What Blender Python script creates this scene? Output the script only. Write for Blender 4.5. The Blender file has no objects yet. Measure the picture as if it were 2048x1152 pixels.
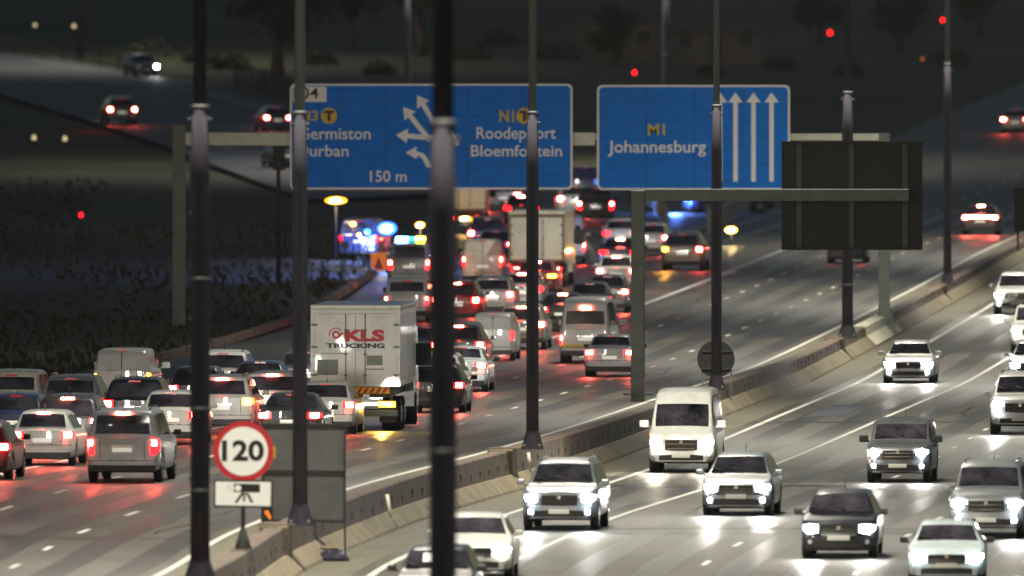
import bpy, bmesh, math, random
from mathutils import Vector, Matrix
random.seed(7)
SC = bpy.context.scene
COL = SC.collection
PI = math.pi
# ---------------------------------------------------------------- camera
F = 36000.0                      # focal length in photo pixels (photo is 2048 wide)
K_ = F / 19500.0
CZ = 14.0                        # the camera stands on a footbridge / tower
PITCH = math.atan(676.0 / F)
cam_d = bpy.data.cameras.new('camera')
cam_d.sensor_width = 36.0
cam_d.lens = 36.0 * F / 2048.0
cam_d.clip_start = 1.0
cam_d.clip_end = 6000.0
cam_d.dof.use_dof = True
cam_d.dof.focus_distance = 530
cam_d.dof.aperture_fstop = 2.2
cam = bpy.data.objects.new('camera', cam_d)
cam.location = (0, 0, CZ)
cam.rotation_euler = (PI / 2 - PITCH, 0, 0)
COL.objects.link(cam)
SC.camera = cam
SC.render.resolution_x = 1024
SC.render.resolution_y = 576
# ---------------------------------------------------------------- sky, moon-weak sun, exposure
W = bpy.data.worlds.new('World')
SC.world = W
W.use_nodes = True
nt = W.node_tree
bg = nt.nodes['Background']
sky = nt.nodes.new('ShaderNodeTexSky')
sky.sky_type = 'NISHITA'
sky.sun_disc = False
sky.sun_elevation = math.radians(12.0)
sky.sun_rotation = math.radians(200)
nt.links.new(sky.outputs[0], bg.inputs[0])
bg.inputs[1].default_value = 0.03
sd = bpy.data.lights.new('sun', 'SUN')
sd.energy = 0.02
sd.angle = math.radians(0.5)
sd.color = (0.8, 0.88, 1.0)
sun = bpy.data.objects.new('sun', sd)
sun.rotation_euler = (math.radians(60), 0, math.radians(-20))
COL.objects.link(sun)
SC.view_settings.view_transform = 'Standard'
SC.view_settings.look = 'None'
SC.view_settings.exposure = 0.0
SC.view_settings.gamma = 1.0
LAMP_W = 32000.0                  # one street lamp head
HEAD_W = 190.0                   # one headlight of an oncoming car
# ---------------------------------------------------------------- helpers
def lerp(a, b, t): return a + (b - a) * t
def interp(pts, x):
    if x <= pts[0][0]:
        (x0, y0), (x1, y1) = pts[0], pts[1]
    elif x >= pts[-1][0]:
        (x0, y0), (x1, y1) = pts[-2], pts[-1]
    else:
        for i in range(len(pts) - 1):
            if pts[i][0] <= x <= pts[i + 1][0]:
                (x0, y0), (x1, y1) = pts[i], pts[i + 1]
                break
    return y0 + (y1 - y0) * (x - x0) / (x1 - x0)
def smooth_interp(pts, x):       # catmull-rom
    n = len(pts)
    if x <= pts[0][0] or x >= pts[-1][0]: return interp(pts, x)
    for i in range(n - 1):
        if pts[i][0] <= x <= pts[i + 1][0]: break
    x0, y0 = pts[i]; x1, y1 = pts[i + 1]
    def sl(j):
        if j <= 0: return (pts[1][1] - pts[0][1]) / (pts[1][0] - pts[0][0])
        if j >= n - 1: return (pts[-1][1] - pts[-2][1]) / (pts[-1][0] - pts[-2][0])
        return (pts[j + 1][1] - pts[j - 1][1]) / (pts[j + 1][0] - pts[j - 1][0])
    h = x1 - x0; t = (x - x0) / h
    m0, m1 = sl(i) * h, sl(i + 1) * h
    return (2*t**3-3*t*t+1)*y0 + (t**3-2*t*t+t)*m0 + (-2*t**3+3*t*t)*y1 + (t**3-t*t)*m1
cP, sP = math.cos(PITCH), math.sin(PITCH)
def ray(px, py):
    a = (px - 1024) / F; b = -(py - 576) / F
    return Vector((a, cP + b * sP, -sP + b * cP))
def at(px, py, Y):               # the point seen at a photo pixel at distance Y
    r = ray(px, py); k = Y / r.y
    return Vector((r.x * k, Y, CZ + r.z * k))
# long profile of the motorway: (photo row, pixels per metre) measured from vehicles
TAB = [(1152, 93), (1060, 86), (960, 79), (850, 68.5), (765, 60.5), (725, 57), (600, 49), (535, 45), (440, 39.5), (330, 35), (250, 32.5), (100, 28), (0, 25)]
ZP = []
for y, s in TAB:
    p = at(1024, y, F / s); ZP.append((p.y, p.z))
ZP = [(-400, ZP[0][1] + .1), (60, ZP[0][1] + .1), (150 * K_, ZP[0][1] + .05)] + ZP + [(900 * K_, 13.5), (1100 * K_, 17), (1500 * K_, 22)]
def zl(Y): return smooth_interp(ZP, Y)
def hitl(px, py):                # photo pixel -> point of the away carriageway
    r = ray(px, py)
    lo, hi = 60.0, 2900.0
    for Y in [60 + 4 * i for i in range(720)]:
        if CZ + r.z * Y / r.y < zl(Y): hi = Y; lo = Y - 4; break
    for _ in range(30):
        m = (lo + hi) / 2
        if CZ + r.z * m / r.y < zl(m): hi = m
        else: lo = m
    p = at(px, py, hi); return p
MED = [hitl(x, y) for x, y in [(400, 1168), (600, 1055), (1065, 905), (1433, 785), (1695, 680), (1895, 575), (2048, 490)]]
MP = [(p.y, p.x) for p in MED]
MP = [(60, MP[0][1] - (MP[0][0] - 60) * .13 / K_)] + MP + [(MP[-1][0] + 60 * K_, MP[-1][1] + 8.5), (800 * K_, MP[-1][1] + 8.5 + (740 - MP[-1][0] / K_) * .16)]
def Xm(Y): return smooth_interp(MP, Y)
def step(Y): return interp([(270 * K_, .75), (360 * K_, .5), (700 * K_, .3)], min(max(Y, 270 * K_), 700 * K_))
def G(X, Y): return zl(Y) - (step(Y) if X > Xm(Y) else 0)
def hit(px, py):                 # photo pixel -> ground point either side of the median
    p = hitl(px, py)
    if p.x > Xm(p.y):
        r = ray(px, py); Y = p.y
        for _ in range(40):
            Y2 = (zl(Y) - step(Y) - CZ) / r.z * r.y
            Y = Y * .5 + Y2 * .5
        q = at(px, py, Y)
        if q.x > Xm(Y): return q
    return p
def heading(Y):
    a = (Xm(Y + 12) - Xm(Y - 12)) / 24.0
    return math.atan(a)          # clockwise from +Y
def S(Y): return F / Y           # pixels per metre

def mat(name, col, rough=.6, metal=0, noise=None, emit=None, es=0, coat=0, spec=.5, bump=0, noise2=None):
    m = bpy.data.materials.new(name); m.use_nodes = True
    n = m.node_tree; b = n.nodes['Principled BSDF']
    b.inputs['Base Color'].default_value = (*col, 1)
    b.inputs['Roughness'].default_value = rough
    b.inputs['Metallic'].default_value = metal
    b.inputs['Specular IOR Level'].default_value = spec
    b.inputs['Coat Weight'].default_value = coat
    if emit:
        b.inputs['Emission Color'].default_value = (*emit, 1)
        b.inputs['Emission Strength'].default_value = es
    if noise:
        tc = n.nodes.new('ShaderNodeTexCoord')
        src = None
        for sc, amt, axis in ([noise] + ([noise2] if noise2 else [])):
            mp = n.nodes.new('ShaderNodeMapping'); mp.inputs['Scale'].default_value = axis
            n.links.new(tc.outputs['Object'], mp.inputs['Vector'])
            nz = n.nodes.new('ShaderNodeTexNoise'); nz.inputs['Scale'].default_value = sc; nz.inputs['Detail'].default_value = 6
            nz.inputs['Roughness'].default_value = .62
            n.links.new(mp.outputs[0], nz.inputs['Vector'])
            mr = n.nodes.new('ShaderNodeMapRange')
            mr.inputs['From Min'].default_value = .3; mr.inputs['From Max'].default_value = .7
            mr.inputs['To Min'].default_value = 1 - amt; mr.inputs['To Max'].default_value = 1 + amt
            n.links.new(nz.outputs['Fac'], mr.inputs['Value'])
            mx = n.nodes.new('ShaderNodeMix'); mx.data_type = 'RGBA'; mx.blend_type = 'MULTIPLY'; mx.inputs[0].default_value = 1
            if src is None: mx.inputs[6].default_value = (*col, 1)
            else: n.links.new(src, mx.inputs[6])
            n.links.new(mr.outputs[0], mx.inputs[7])
            src = mx.outputs[2]
        n.links.new(src, b.inputs['Base Color'])
        if bump:
            bp = n.nodes.new('ShaderNodeBump'); bp.inputs['Strength'].default_value = bump
            n.links.new(nz.outputs['Fac'], bp.inputs['Height']); n.links.new(bp.outputs[0], b.inputs['Normal'])
    return m
M = {}
A1 = (1, 1, 1)
M['asphalt'] = mat('asphalt', (.068, .062, .052), .58, noise=(.35, .42, (1, .25, 1)), noise2=(22, .22, A1), bump=.15)
M['asphalt_old'] = mat('asphalt_old', (.06, .068, .085), .7, noise=(.4, .3, A1), noise2=(18, .25, A1))
M['track'] = mat('tyre_track', (.042, .040, .036), .42, noise=(1.2, .35, (1, .08, 1)))
M['shoulder'] = mat('worn_concrete_edge', (.13, .12, .09), .8, noise=(3, .35, A1))
M['mark'] = mat('road_paint', (.62, .62, .56), .5, noise=(6, .3, A1))
M['markdim'] = mat('worn_road_paint', (.3, .3, .28), .6, noise=(6, .45, A1))
M['earth'] = mat('dry_grass_earth', (.045, .046, .02), .95, noise=(.035, .75, (1, .3, 1)), noise2=(2.5, .5, A1), bump=.3)
M['concrete'] = mat('concrete', (.22, .185, .125), .85, noise=(1.3, .35, A1), noise2=(9, .25, A1), bump=.2)
M['concrete_wall'] = mat('stained_concrete', (.14, .105, .085), .85, noise=(2.2, .5, (1, 1, .3)), noise2=(11, .3, A1), bump=.2)
M['white_paint'] = mat('white_painted_concrete', (.72, .7, .55), .7, noise=(3, .25, A1))
M['pole'] = mat('dark_steel_pole', (.05, .047, .062), .9, 0, spec=.1, noise=(4, .3, (1, 1, .15)))
M['pole_up'] = mat('galvanised_pole', (.14, .165, .17), .85, 0, spec=.2, noise=(3, .25, (1, 1, .1)))
M['galv'] = mat('galvanised_steel', (.13, .155, .142), .5, .35, noise=(3, .2, A1))
M['cream'] = mat('painted_beam', (.62, .66, .55), .5, noise=(3, .15, A1))
M['collar'] = mat('bright_steel_collar', (.12, .125, .13), .6, .1)
M['blue'] = mat('blue_sign_sheeting', (.008, .2, .78), .6, spec=.15, noise=(1.2, .16, (1, 1, 4)))
M['signwhite'] = mat('white_sign_sheeting', (.93, .95, .93), .5)
M['signyellow'] = mat('yellow_sign_sheeting', (.75, .5, .02), .5)
M['signred'] = mat('red_sign_sheeting', (.5, .02, .03), .5)
M['black'] = mat('black_sign_sheeting', (.01, .01, .01), .5)
M['boardback'] = mat('dark_sign_back', (.022, .027, .024), .7, noise=(2, .25, A1))
M['boardgrey'] = mat('grey_sign_back', (.085, .09, .09), .6, noise=(2, .2, A1))
M['glass'] = mat('car_glass', (.03, .028, .036), .07, spec=.7, noise=(1.6, .95, (1, 1, 1.6)))  # mottled colour stands in for interior reflections
M['tyre'] = mat('tyre_rubber', (.012, .012, .012), .8)
M['rim'] = mat('alloy_rim', (.35, .35, .36), .35, .8)
M['trim'] = mat('black_plastic', (.018, .018, .018), .55)
M['chrome'] = mat('chrome', (.8, .8, .8), .15, 1)
M['plate'] = mat('number_plate', (.8, .8, .72), .4, emit=(1, .95, .8), es=.35)  # emission stands in for light the plate throws back
M['plateoff'] = mat('number_plate_unlit', (.55, .55, .5), .4)
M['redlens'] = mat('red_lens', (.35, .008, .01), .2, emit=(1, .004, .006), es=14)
M['redcore'] = mat('red_lamp_lit', (.8, .05, .05), .3, emit=(1, .16, .1), es=150)
M['redoff'] = mat('red_lens_dim', (.3, .008, .01), .2, emit=(1, .02, .03), es=.15)
M['amberlens'] = mat('amber_lens', (.6, .3, .02), .2, emit=(1, .42, .03), es=4)
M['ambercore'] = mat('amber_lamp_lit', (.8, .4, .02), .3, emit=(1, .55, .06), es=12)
M['yellowcore'] = mat('yellow_beacon_lit', (.8, .6, .02), .3, emit=(1, .72, .05), es=22)
M['bluecore'] = mat('blue_beacon_lit', (.1, .3, .9), .3, emit=(.12, .38, 1), es=40)
M['blueglow'] = mat('blue_beacon_dome', (.05, .2, .9), .3, emit=(.02, .1, 1), es=9)
M['yellowglow'] = mat('yellow_beacon_dome', (.8, .5, .02), .3, emit=(1, .3, .0), es=6)
M['whitecore'] = mat('beacon_filament', (1, 1, 1), .3, emit=(1, .9, .6), es=200)
M['bluesoft'] = mat('blue_beacon_soft', (.1, .2, .9), .3, emit=(.05, .16, 1), es=5)
M['ambersoft'] = mat('amber_ghost_faint', (.6, .2, .05), .3, emit=(.8, .2, .05), es=.5)
M['warmsoft'] = mat('pale_ghost', (.7, .6, .4), .3, emit=(.8, .65, .35), es=1.0)
M['cyancore'] = mat('cyan_lamp_lit', (.1, .7, .8), .3, emit=(.05, .8, .9), es=3)
M['headcore'] = mat('headlamp_lit', (.9, .9, .9), .2, emit=(.92, .96, 1), es=260)
M['headblue'] = mat('cool_headlamp_lit', (.8, .9, 1), .2, emit=(.6, .82, 1), es=160)
M['headwarm'] = mat('warm_headlamp_lit', (1, .9, .8), .2, emit=(1, .88, .68), es=420)
M['lensglow'] = mat('headlamp_lens_lit', (.6, .62, .65), .2, emit=(.75, .87, 1), es=14)
M['lampoff'] = mat('clear_lens', (.5, .52, .55), .12)
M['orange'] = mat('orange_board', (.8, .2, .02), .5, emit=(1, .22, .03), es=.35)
M['lamphead'] = mat('street_lamp_glass', (.9, .9, .8), .3, emit=(1, .93, .75), es=25)
M['bark'] = mat('bark', (.06, .045, .035), .9, noise=(6, .4, A1))
M['leaf'] = mat('leaf', (.035, .05, .018), .7, noise=(1.5, .5, A1))
M['shrub'] = mat('dark_shrub', (.03, .045, .016), .8, noise=(1.5, .5, A1))
M['drygrass'] = mat('dry_grass', (.06, .055, .022), .9, noise=(.3, .5, A1))
M['tarp'] = mat('dark_tarpaulin', (.03, .03, .05), .35, noise=(5, .4, A1))
M['wall'] = mat('rendered_wall', (.12, .11, .1), .8, noise=(1, .25, A1))
M['roof'] = mat('sheet_roof', (.05, .055, .065), .6, noise=(2, .3, (6, 1, 1)))
PAINT = {}
def paint(k):
    C = {'white': (.56, .57, .54), 'cream': (.68, .67, .57), 'lightsilver': (.4, .42, .45), 'silver': (.24, .255, .27), 'bluewhite': (.5, .58, .6), 'grey': (.1, .105, .11), 'black': (.012, .012, .016),
         'darkred': (.16, .012, .012), 'blue': (.03, .04, .11), 'beige': (.28, .25, .19), 'purple': (.05, .04, .09), 'orange': (.35, .09, .03), 'teal': (.12, .2, .22), 'charcoal': (.04, .042, .046), 'red': (.32, .02, .03)}
    if k not in PAINT:
        me = k in ('silver', 'grey', 'charcoal', 'beige', 'purple', 'teal')
        PAINT[k] = mat('paint_' + k, C[k], .32 if not me else .36, .35 if me else 0, noise=(1.1, .16, A1), noise2=(7, .08, A1), coat=.5)
    return PAINT[k]

def new_obj(name, me, m=None, parent=None, label=None, cat=None, group=None, kind=None):
    o = bpy.data.objects.new(name, me); COL.objects.link(o)
    if me is not None and m is not None:
        if len(me.materials) == 0: me.materials.append(None)
        o.material_slots[0].link = 'OBJECT'; o.material_slots[0].material = m
    if parent: o.parent = parent
    if label: o['label'] = label
    if cat: o['category'] = cat
    if group: o['group'] = group
    if kind: o['kind'] = kind
    return o
def thing(name, label, cat, loc=(0, 0, 0), rz=0, group=None):
    o = new_obj(name, None, None, None, label, cat, group)
    o.location = loc; o.rotation_euler = (0, 0, rz); o.empty_display_size = .3
    return o
class MB:
    def __init__(s): s.v = []; s.f = []; s.sm = []
    def face(s, pts, smooth=False):
        n = len(s.v); s.v += [tuple(p) for p in pts]; s.f.append(tuple(range(n, n + len(pts)))); s.sm.append(smooth)
    def grid(s, rows, closed=False, smooth=True):
        n = len(s.v); R = len(rows); C_ = len(rows[0])
        for r in rows: s.v += [tuple(p) for p in r]
        for i in range(R - 1):
            for j in range(C_ if closed else C_ - 1):
                k = (j + 1) % C_
                s.f.append((n + i*C_ + j, n + i*C_ + k, n + (i+1)*C_ + k, n + (i+1)*C_ + j)); s.sm.append(smooth)
    def box(s, x0, x1, y0, y1, z0, z1, M4=None):
        P = [Vector((x, y, z)) for z in (z0, z1) for y in (y0, y1) for x in (x0, x1)]
        if M4 is not None: P = [M4 @ p for p in P]
        n = len(s.v); s.v += [tuple(p) for p in P]
        for f in ((0, 2, 3, 1), (4, 5, 7, 6), (0, 1, 5, 4), (2, 6, 7, 3), (0, 4, 6, 2), (1, 3, 7, 5)):
            s.f.append(tuple(n + i for i in f)); s.sm.append(False)
    def bbox(s, x0, x1, y0, y1, z0, z1, b=.02):   # box with chamfered edges
        bm = bmesh.new(); bmesh.ops.create_cube(bm, size=1)
        for v in bm.verts: v.co = Vector((lerp(x0, x1, v.co.x + .5), lerp(y0, y1, v.co.y + .5), lerp(z0, z1, v.co.z + .5)))
        bmesh.ops.bevel(bm, geom=bm.edges[:], offset=b, segments=2, affect='EDGES', profile=.5)
        n = len(s.v); bm.verts.index_update(); s.v += [tuple(v.co) for v in bm.verts]
        for f in bm.faces: s.f.append(tuple(n + v.index for v in f.verts)); s.sm.append(False)
        bm.free()
    def tube(s, pts, rs, n=12, cap=True, smooth=True):
        rows = []
        for i, p in enumerate(pts):
            p = Vector(p)
            d = Vector(pts[min(i+1, len(pts)-1)]) - Vector(pts[max(i-1, 0)]); d.normalize()
            a = d.orthogonal().normalized() if abs(d.z) < .99 else Vector((1, 0, 0)); b = d.cross(a).normalized(); a = b.cross(d)
            r = rs[i] if isinstance(rs, (list, tuple)) else rs
            rows.append([p + a * r * math.cos(2*PI*k/n) + b * r * math.sin(2*PI*k/n) for k in range(n)])
        s.grid(rows, True, smooth)
        if cap: s.face(rows[0][::-1]); s.face(rows[-1])
    def prism(s, poly, y0, y1):                   # polygon in x,z extruded along y
        n = len(poly)
        s.face([(x, y0, z) for x, z in poly]); s.face([(x, y1, z) for x, z in poly][::-1])
        for i in range(n):
            (x0, z0), (x1, z1) = poly[i], poly[(i+1) % n]
            s.face([(x0, y0, z0), (x0, y1, z0), (x1, y1, z1), (x1, y0, z1)])
    def mesh(s, name, fix=True):
        me = bpy.data.meshes.new(name); me.from_pydata(s.v, [], s.f); 
        me.polygons.foreach_set('use_smooth', s.sm)
        if fix:
            bm = bmesh.new(); bm.from_mesh(me); bmesh.ops.remove_doubles(bm, verts=bm.verts, dist=.0005)
            bmesh.ops.recalc_face_normals(bm, faces=bm.faces); bm.to_mesh(me); bm.free()
        me.update(); return me
    def obj(s, name, m, parent=None, fix=True, **kw): return new_obj(name, s.mesh(name, fix), m, parent, **kw)
# ---------------------------------------------------------------- ground, roads, markings
def ruled(name, A, B, nv, lift, m, kind='structure', g=None, **kw):
    """a sheet between two world polylines (lists of (x,y)), dropped onto the ground."""
    mb = MB(); rows = []
    for (ax, ay), (bx, by) in zip(A, B):
        rows.append([Vector((lerp(ax, bx, j/nv), lerp(ay, by, j/nv), (g or G)(lerp(ax, bx, j/nv), lerp(ay, by, j/nv)) + lift)) for j in range(nv + 1)])
    mb.grid(rows)
    return mb.obj(name, m, None, fix=False, kind=kind, **kw)
def resample(P, n):
    d = [0]
    for a, b in zip(P, P[1:]): d.append(d[-1] + math.dist(a, b))
    out = []
    for i in range(n):
        t = d[-1] * i / (n - 1)
        out.append((interp(list(zip(d, [p[0] for p in P])), t), interp(list(zip(d, [p[1] for p in P])), t)))
    return out
def px_line(pts): return [(hit(x, y).x, hit(x, y).y) for x, y in pts]

# general ground, laid out along the median so that the level change stays under the barrier
us = [-700, -500, -350, -250, -180, -140, -110, -90, -75] + [-66 + 3 * i for i in range(22)] + [-.3, .3] + [3 * i for i in range(1, 22)] + [75, 90, 110, 140, 180, 250, 350, 500, 700]
ys = [-300, -100, 0, 60, 100, 130] + [160, 200, 240] + [150 * K_ + 5.5 * i for i in range(260)] + [940 * K_, 960 * K_, 1000 * K_, 1050 * K_, 1150 * K_, 1300 * K_, 1500 * K_]
rows = []
rnd = random.Random(3)
for Y in ys:
    xm = Xm(min(Y, 900 * K_)) if Y > 60 else Xm(60)
    r = []
    for u in us:
        X = xm + u; z = zl(Y) - (step(Y) if u > 0 else 0)
        off = -.06
        if u < -22:
            f_ = min(1, max(0, (F / 38.5 - Y) / (F / 38.5 - F / 46)))
            off += f_ * min(2.2, (-22 - u) * .02) - .2 + .12 * math.sin(X * .21 + Y * .05) * (.3 + f_) 
        if u > 30: off += min(3, (u - 30) * .03)
        r.append((X, Y, z + off))
    rows.append(r)
mb = MB(); mb.grid(rows)
mb.obj('ground', M['earth'], None, fix=False, kind='structure')

def off(Y, u): 
    a = heading(Y); return (Xm(Y) + u / math.cos(a), Y)
NY = [(100 + 4 * i) * K_ for i in range(126)]              # 100..600 m
XLP = px_line([(-420, 1152), (-260, 960), (-60, 800), (150, 772), (300, 728), (590, 652), (750, 556), (800, 500), (850, 440), (890, 405)])
XL = sorted([(y, x) for x, y in XLP])
def left_edge(Y):
    if Y < XL[0][0]: return XL[0][1]
    return smooth_interp(XL, min(Y, XL[-1][0]))
YG = hitl(1400, 405).y
NA = [Y for Y in NY if Y < YG] + [YG]
ruled('road', [(left_edge(Y), Y) for Y in NA], [off(Y, -.25) for Y in NA], 14, 0, M['asphalt'])
# beyond the gore: the exit road and the through road
ex_l = [(left_edge(YG), YG)] + px_line([(895, 385), (900, 350), (880, 320), (820, 285), (700, 255), (560, 210), (430, 172), (290, 148), (120, 120), (-80, 96)])
ex_r = [hitl(1262, 405).xy.to_tuple()] + px_line([(1250, 380), (1230, 350), (1180, 335), (1060, 345), (900, 385), (620, 400), (470, 345), (330, 290), (160, 235), (-80, 165)])
ruled('exit_ramp', resample(ex_l, 60), resample(ex_r, 60), 10, -.01, M['asphalt_old'])
th_l = [hitl(1540, 405).xy.to_tuple()] + px_line([(1580, 385), (1700, 320), (1850, 245), (2060, 160)])
ruled('road', resample(th_l, 40), resample([off(Y, -.25) for Y in [YG + 8 * K_ * i for i in range(36)]], 40), 8, 0, M['asphalt'])
ruled('road', [off(Y, .3) for Y in NY], [off(Y, 24) for Y in NY], 14, 0, M['asphalt'])

def strip(name, u0, w, Y0, Y1, m, u1=None, lift=.006, st=4):
    ys_ = []; Y0 *= K_; Y1 *= K_; y = Y0
    while y < Y1: ys_.append(y); y += st
    ys_.append(Y1)
    uu = lambda Y: u0 if u1 is None else lerp(u0, u1, (Y - Y0) / (Y1 - Y0))
    return [(off(Y, uu(Y) - w / 2), off(Y, uu(Y) + w / 2)) for Y in ys_]
def mark(segs, name, m, lift=.008):
    mb = MB()
    for sg in segs:
        n = []
        for i in range(len(sg) - 1):
            (a, b), (c, d) = sg[i], sg[i+1]
            mb.face([(*a, G(*a) + lift), (*b, G(*b) + lift), (*d, G(*d) + lift), (*c, G(*c) + lift)])
    return mb.obj(name, m, None, fix=False, kind='structure')
# shoulders, tyre-darkened wheel paths
mark([strip('s', -.75, .8, 100, 600, 0)], 'road_shoulder', M['shoulder'], .004)
mark([strip('s', 1.25, 1.2, 100, 600, 0)], 'road_shoulder', M['shoulder'], .004)
tr = []
for k, c in enumerate([-2.9, -6.5, -10.0, -13.6, -17.2]):
    for d in (-.8, .8): tr.append(strip('t', c + d, .75, 120, YG / K_ - 8, 0))
for c in [4.2, 7.8, 11.3, 15]:
    for d in (-.8, .8): tr.append(strip('t', c + d, .75, 120, 560, 0))
mark(tr, 'tyre_tracks', M['track'], .004)
def dashes(u, Y0, Y1, per=6.6, ln=1.6, w=.14, ph=0):
    out = []; y = Y0 + ph
    while y < Y1: out.append(strip('d', u, w, y, y + ln, 0)); y += per
    return out
mark([strip('e', -1.3, .17, 100, 590, 0), strip('e', -11.6, .2, 240, 480, 0, -10.6), strip('e', 2.3, .18, 100, 590, 0),
      strip('e', 4.4, .15, 150, 360, 0, 6.2)], 'edge_line', M['mark'])
mark(dashes(-4.8, 100, 560) + dashes(-8.2, 100, 560, ph=2) + dashes(-15.2, 120, 330, ph=3) + dashes(-18.8, 120, 300), 'lane_dashes', M['mark'])
mark(dashes(9.6, 120, 560) + dashes(13.3, 120, 560, ph=3) + dashes(17, 120, 560, ph=1), 'lane_dashes', M['mark'])
# curved gore line, arrows and the transverse joints over the oncoming side
def poly_line(pts, w, m, name):
    P = resample(px_line(pts), 24); sg = []
    for i, (x, y) in enumerate(P):
        a = P[max(0, i-1)]; b = P[min(23, i+1)]; d = Vector((b[0]-a[0], b[1]-a[1])).normalized()
        sg.append(((x + d.y*w/2, y - d.x*w/2), (x - d.y*w/2, y + d.x*w/2)))
    return mark([sg], name, m)
poly_line([(1140, 452), (1165, 475), (1185, 505), (1192, 540)], .3, M['markdim'], 'gore_line')
poly_line([(60, 120), (290, 160), (430, 190), (575, 232)], .3, M['markdim'], 'edge_line')
poly_line([(280, 262), (345, 266)], .5, M['markdim'], 'road_arrow')
poly_line([(425, 292), (470, 299)], .5, M['markdim'], 'road_arrow')
poly_line([(1175, 457), (1215, 470)], .6, M['markdim'], 'road_arrow')
for py in (968, 1058):
    a = hit(1090, py); b = hit(2048, py)
    y0 = (a.y + b.y) / 2
    P = [(lerp(Xm(y0) + 1.5, Xm(y0) + 24, i/12), y0) for i in range(13)]
    mark([[((x, y - .4), (x, y + .4)) for x, y in P]], 'bridge_joint', M['shoulder'], .010)
    mark([[((x, y - 3), (x, y - .6)) for x, y in P]], 'mast_shadow_band', M['track'], .009)  # dark band painted beside the joint as the mast's shadow

rp = random.Random(21)
for i in range(16):
    u = rp.choice([-3, -6.6, -10, -13.5, 3.6, 7.5, 11.5]) + rp.uniform(-.6, .6); Y = rp.uniform(195, 400); ln_ = rp.uniform(3, 14); w_ = rp.uniform(.8, 2.6)
    mark([strip('p', u, w_, Y, Y + ln_, 0)], 'road_patch', M['asphalt_old' if i % 2 else 'track'], .005 + .0005 * (i % 3))
for i in range(26):                                  # tar sealed cracks
    u = rp.uniform(-18, 18); Y = rp.uniform(185, 420); sg = []
    for k in range(9): Yk = (Y + k * 1.1) * K_; u += rp.uniform(-.18, .18); sg.append((off(Yk, u), off(Yk, u + .07)))
    if abs(u) > 2: mark([sg], 'tar_seam', M['tyre'], .0065)

# ---------------------------------------------------------------- median barrier
def barrier():
    t = thing('concrete_barrier', 'long stained concrete median barrier stepping down to the oncoming carriageway, dark slots along its wall', 'barrier', (Xm(230 * K_), 230 * K_, zl(230 * K_)))
    o3 = Vector(t.location)
    def sect(Y, pts, base='r'):
        out = []
        for u, z, b in pts:
            x, y = off(Y, u); out.append(Vector((x, y, (zl(Y) if b == 'l' else zl(Y) - step(Y)) + z)) - o3)
        return out
    yy = [(100 + 3 * i) * K_ for i in range(154)]
    wall = [(-.3, -.05, 'l'), (-.26, .24, 'l'), (-.22, .27, 'l'), (.14, .27, 'l'), (.19, .24, 'l'), (.25, .38, 'r')]
    foot = [(.25, .4, 'r'), (.30, .4, 'r'), (.62, .07, 'r'), (.66, -.05, 'r')]
    for nm, sec, mt in (('wall', wall, M['concrete_wall']), ('footing', foot, M['concrete'])):
        mb = MB(); mb.grid([sect(Y, sec) for Y in yy], smooth=False); mb.obj(nm, mt, t, fix=False)
    # joints and drain slots
    mb = MB(); r = random.Random(5)
    for i in range(190):
        Y = 150 * K_ + 1.45 * K_ * i + r.uniform(-.1, .1)
        h0 = .50 if r.random() < .8 else .44
        zt = zl(Y) - (zl(Y) - step(Y)) - .12
        a = heading(Y); x, y = off(Y, .25 - .06 * (h0 + .1 - .38) / (step(Y) - .14) + .004)
        wd = .07 if r.random() < .75 else .14
        M4 = Matrix.Translation(Vector((x, y, zl(Y) - step(Y))) - o3) @ Matrix.Rotation(-a, 4, 'Z')
        mb.box(-.03, .006, -wd * 1.6, wd * 1.6, h0, h0 + r.uniform(.14, .24), M4)
    mb.obj('drain_slot', M['tyre'], t, kind='stuff')
    mb = MB()
    for i in range(60):
        Y = 150 * K_ + 4.6 * K_ * i; sc = sect(Y, [(.31, .405, 'r'), (.665, .05, 'r')]); sd_ = sect(Y + .06, [(.31, .405, 'r'), (.665, .05, 'r')])
        mb.face([sc[0], sc[1], sd_[1], sd_[0]])
    mb.obj('joint', M['trim'], t, kind='stuff', fix=False)
    # white painted length below the gantry post
    a, b = hitl(1745, 668).y, hitl(1808, 640).y
    ys2 = [lerp(a, b, i / 6) for i in range(7)]
    mb = MB(); mb.grid([sect(Y, [(-.27, .285, 'l'), (.16, .285, 'l'), (.215, .245, 'l'), (.272, .38, 'r')]) for Y in ys2], smooth=False)
    mb.obj('painted_length', M['white_paint'], t, fix=False)
    mb = MB(); mb.grid([sect(Y, [(.273, .402, 'r'), (.306, .406, 'r'), (.63, .076, 'r')]) for Y in ys2], smooth=False); mb.obj('painted_length', M['white_paint'], t, fix=False)
barrier()
def plinth(Y, u=0, w=.9, ln=1.6, label='', h=.32):
    x, y = off(Y, u)
    o = thing('pole_plinth', label, 'plinth', (x, y, zl(Y)), -heading(Y), 'concrete plinths under the median lamp posts')
    mb = MB(); mb.bbox(-w/2 + .1, w/2 - .12, -ln/2, ln/2, -.8, h, .04); mb.obj('block', M['concrete'], o)
    mb = MB(); mb.bbox(-w/2+.08, w/2, -ln/2+.15, ln/2-.15, h, h + .03, .01); mb.obj('cap', M['concrete_wall'], o)

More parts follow.
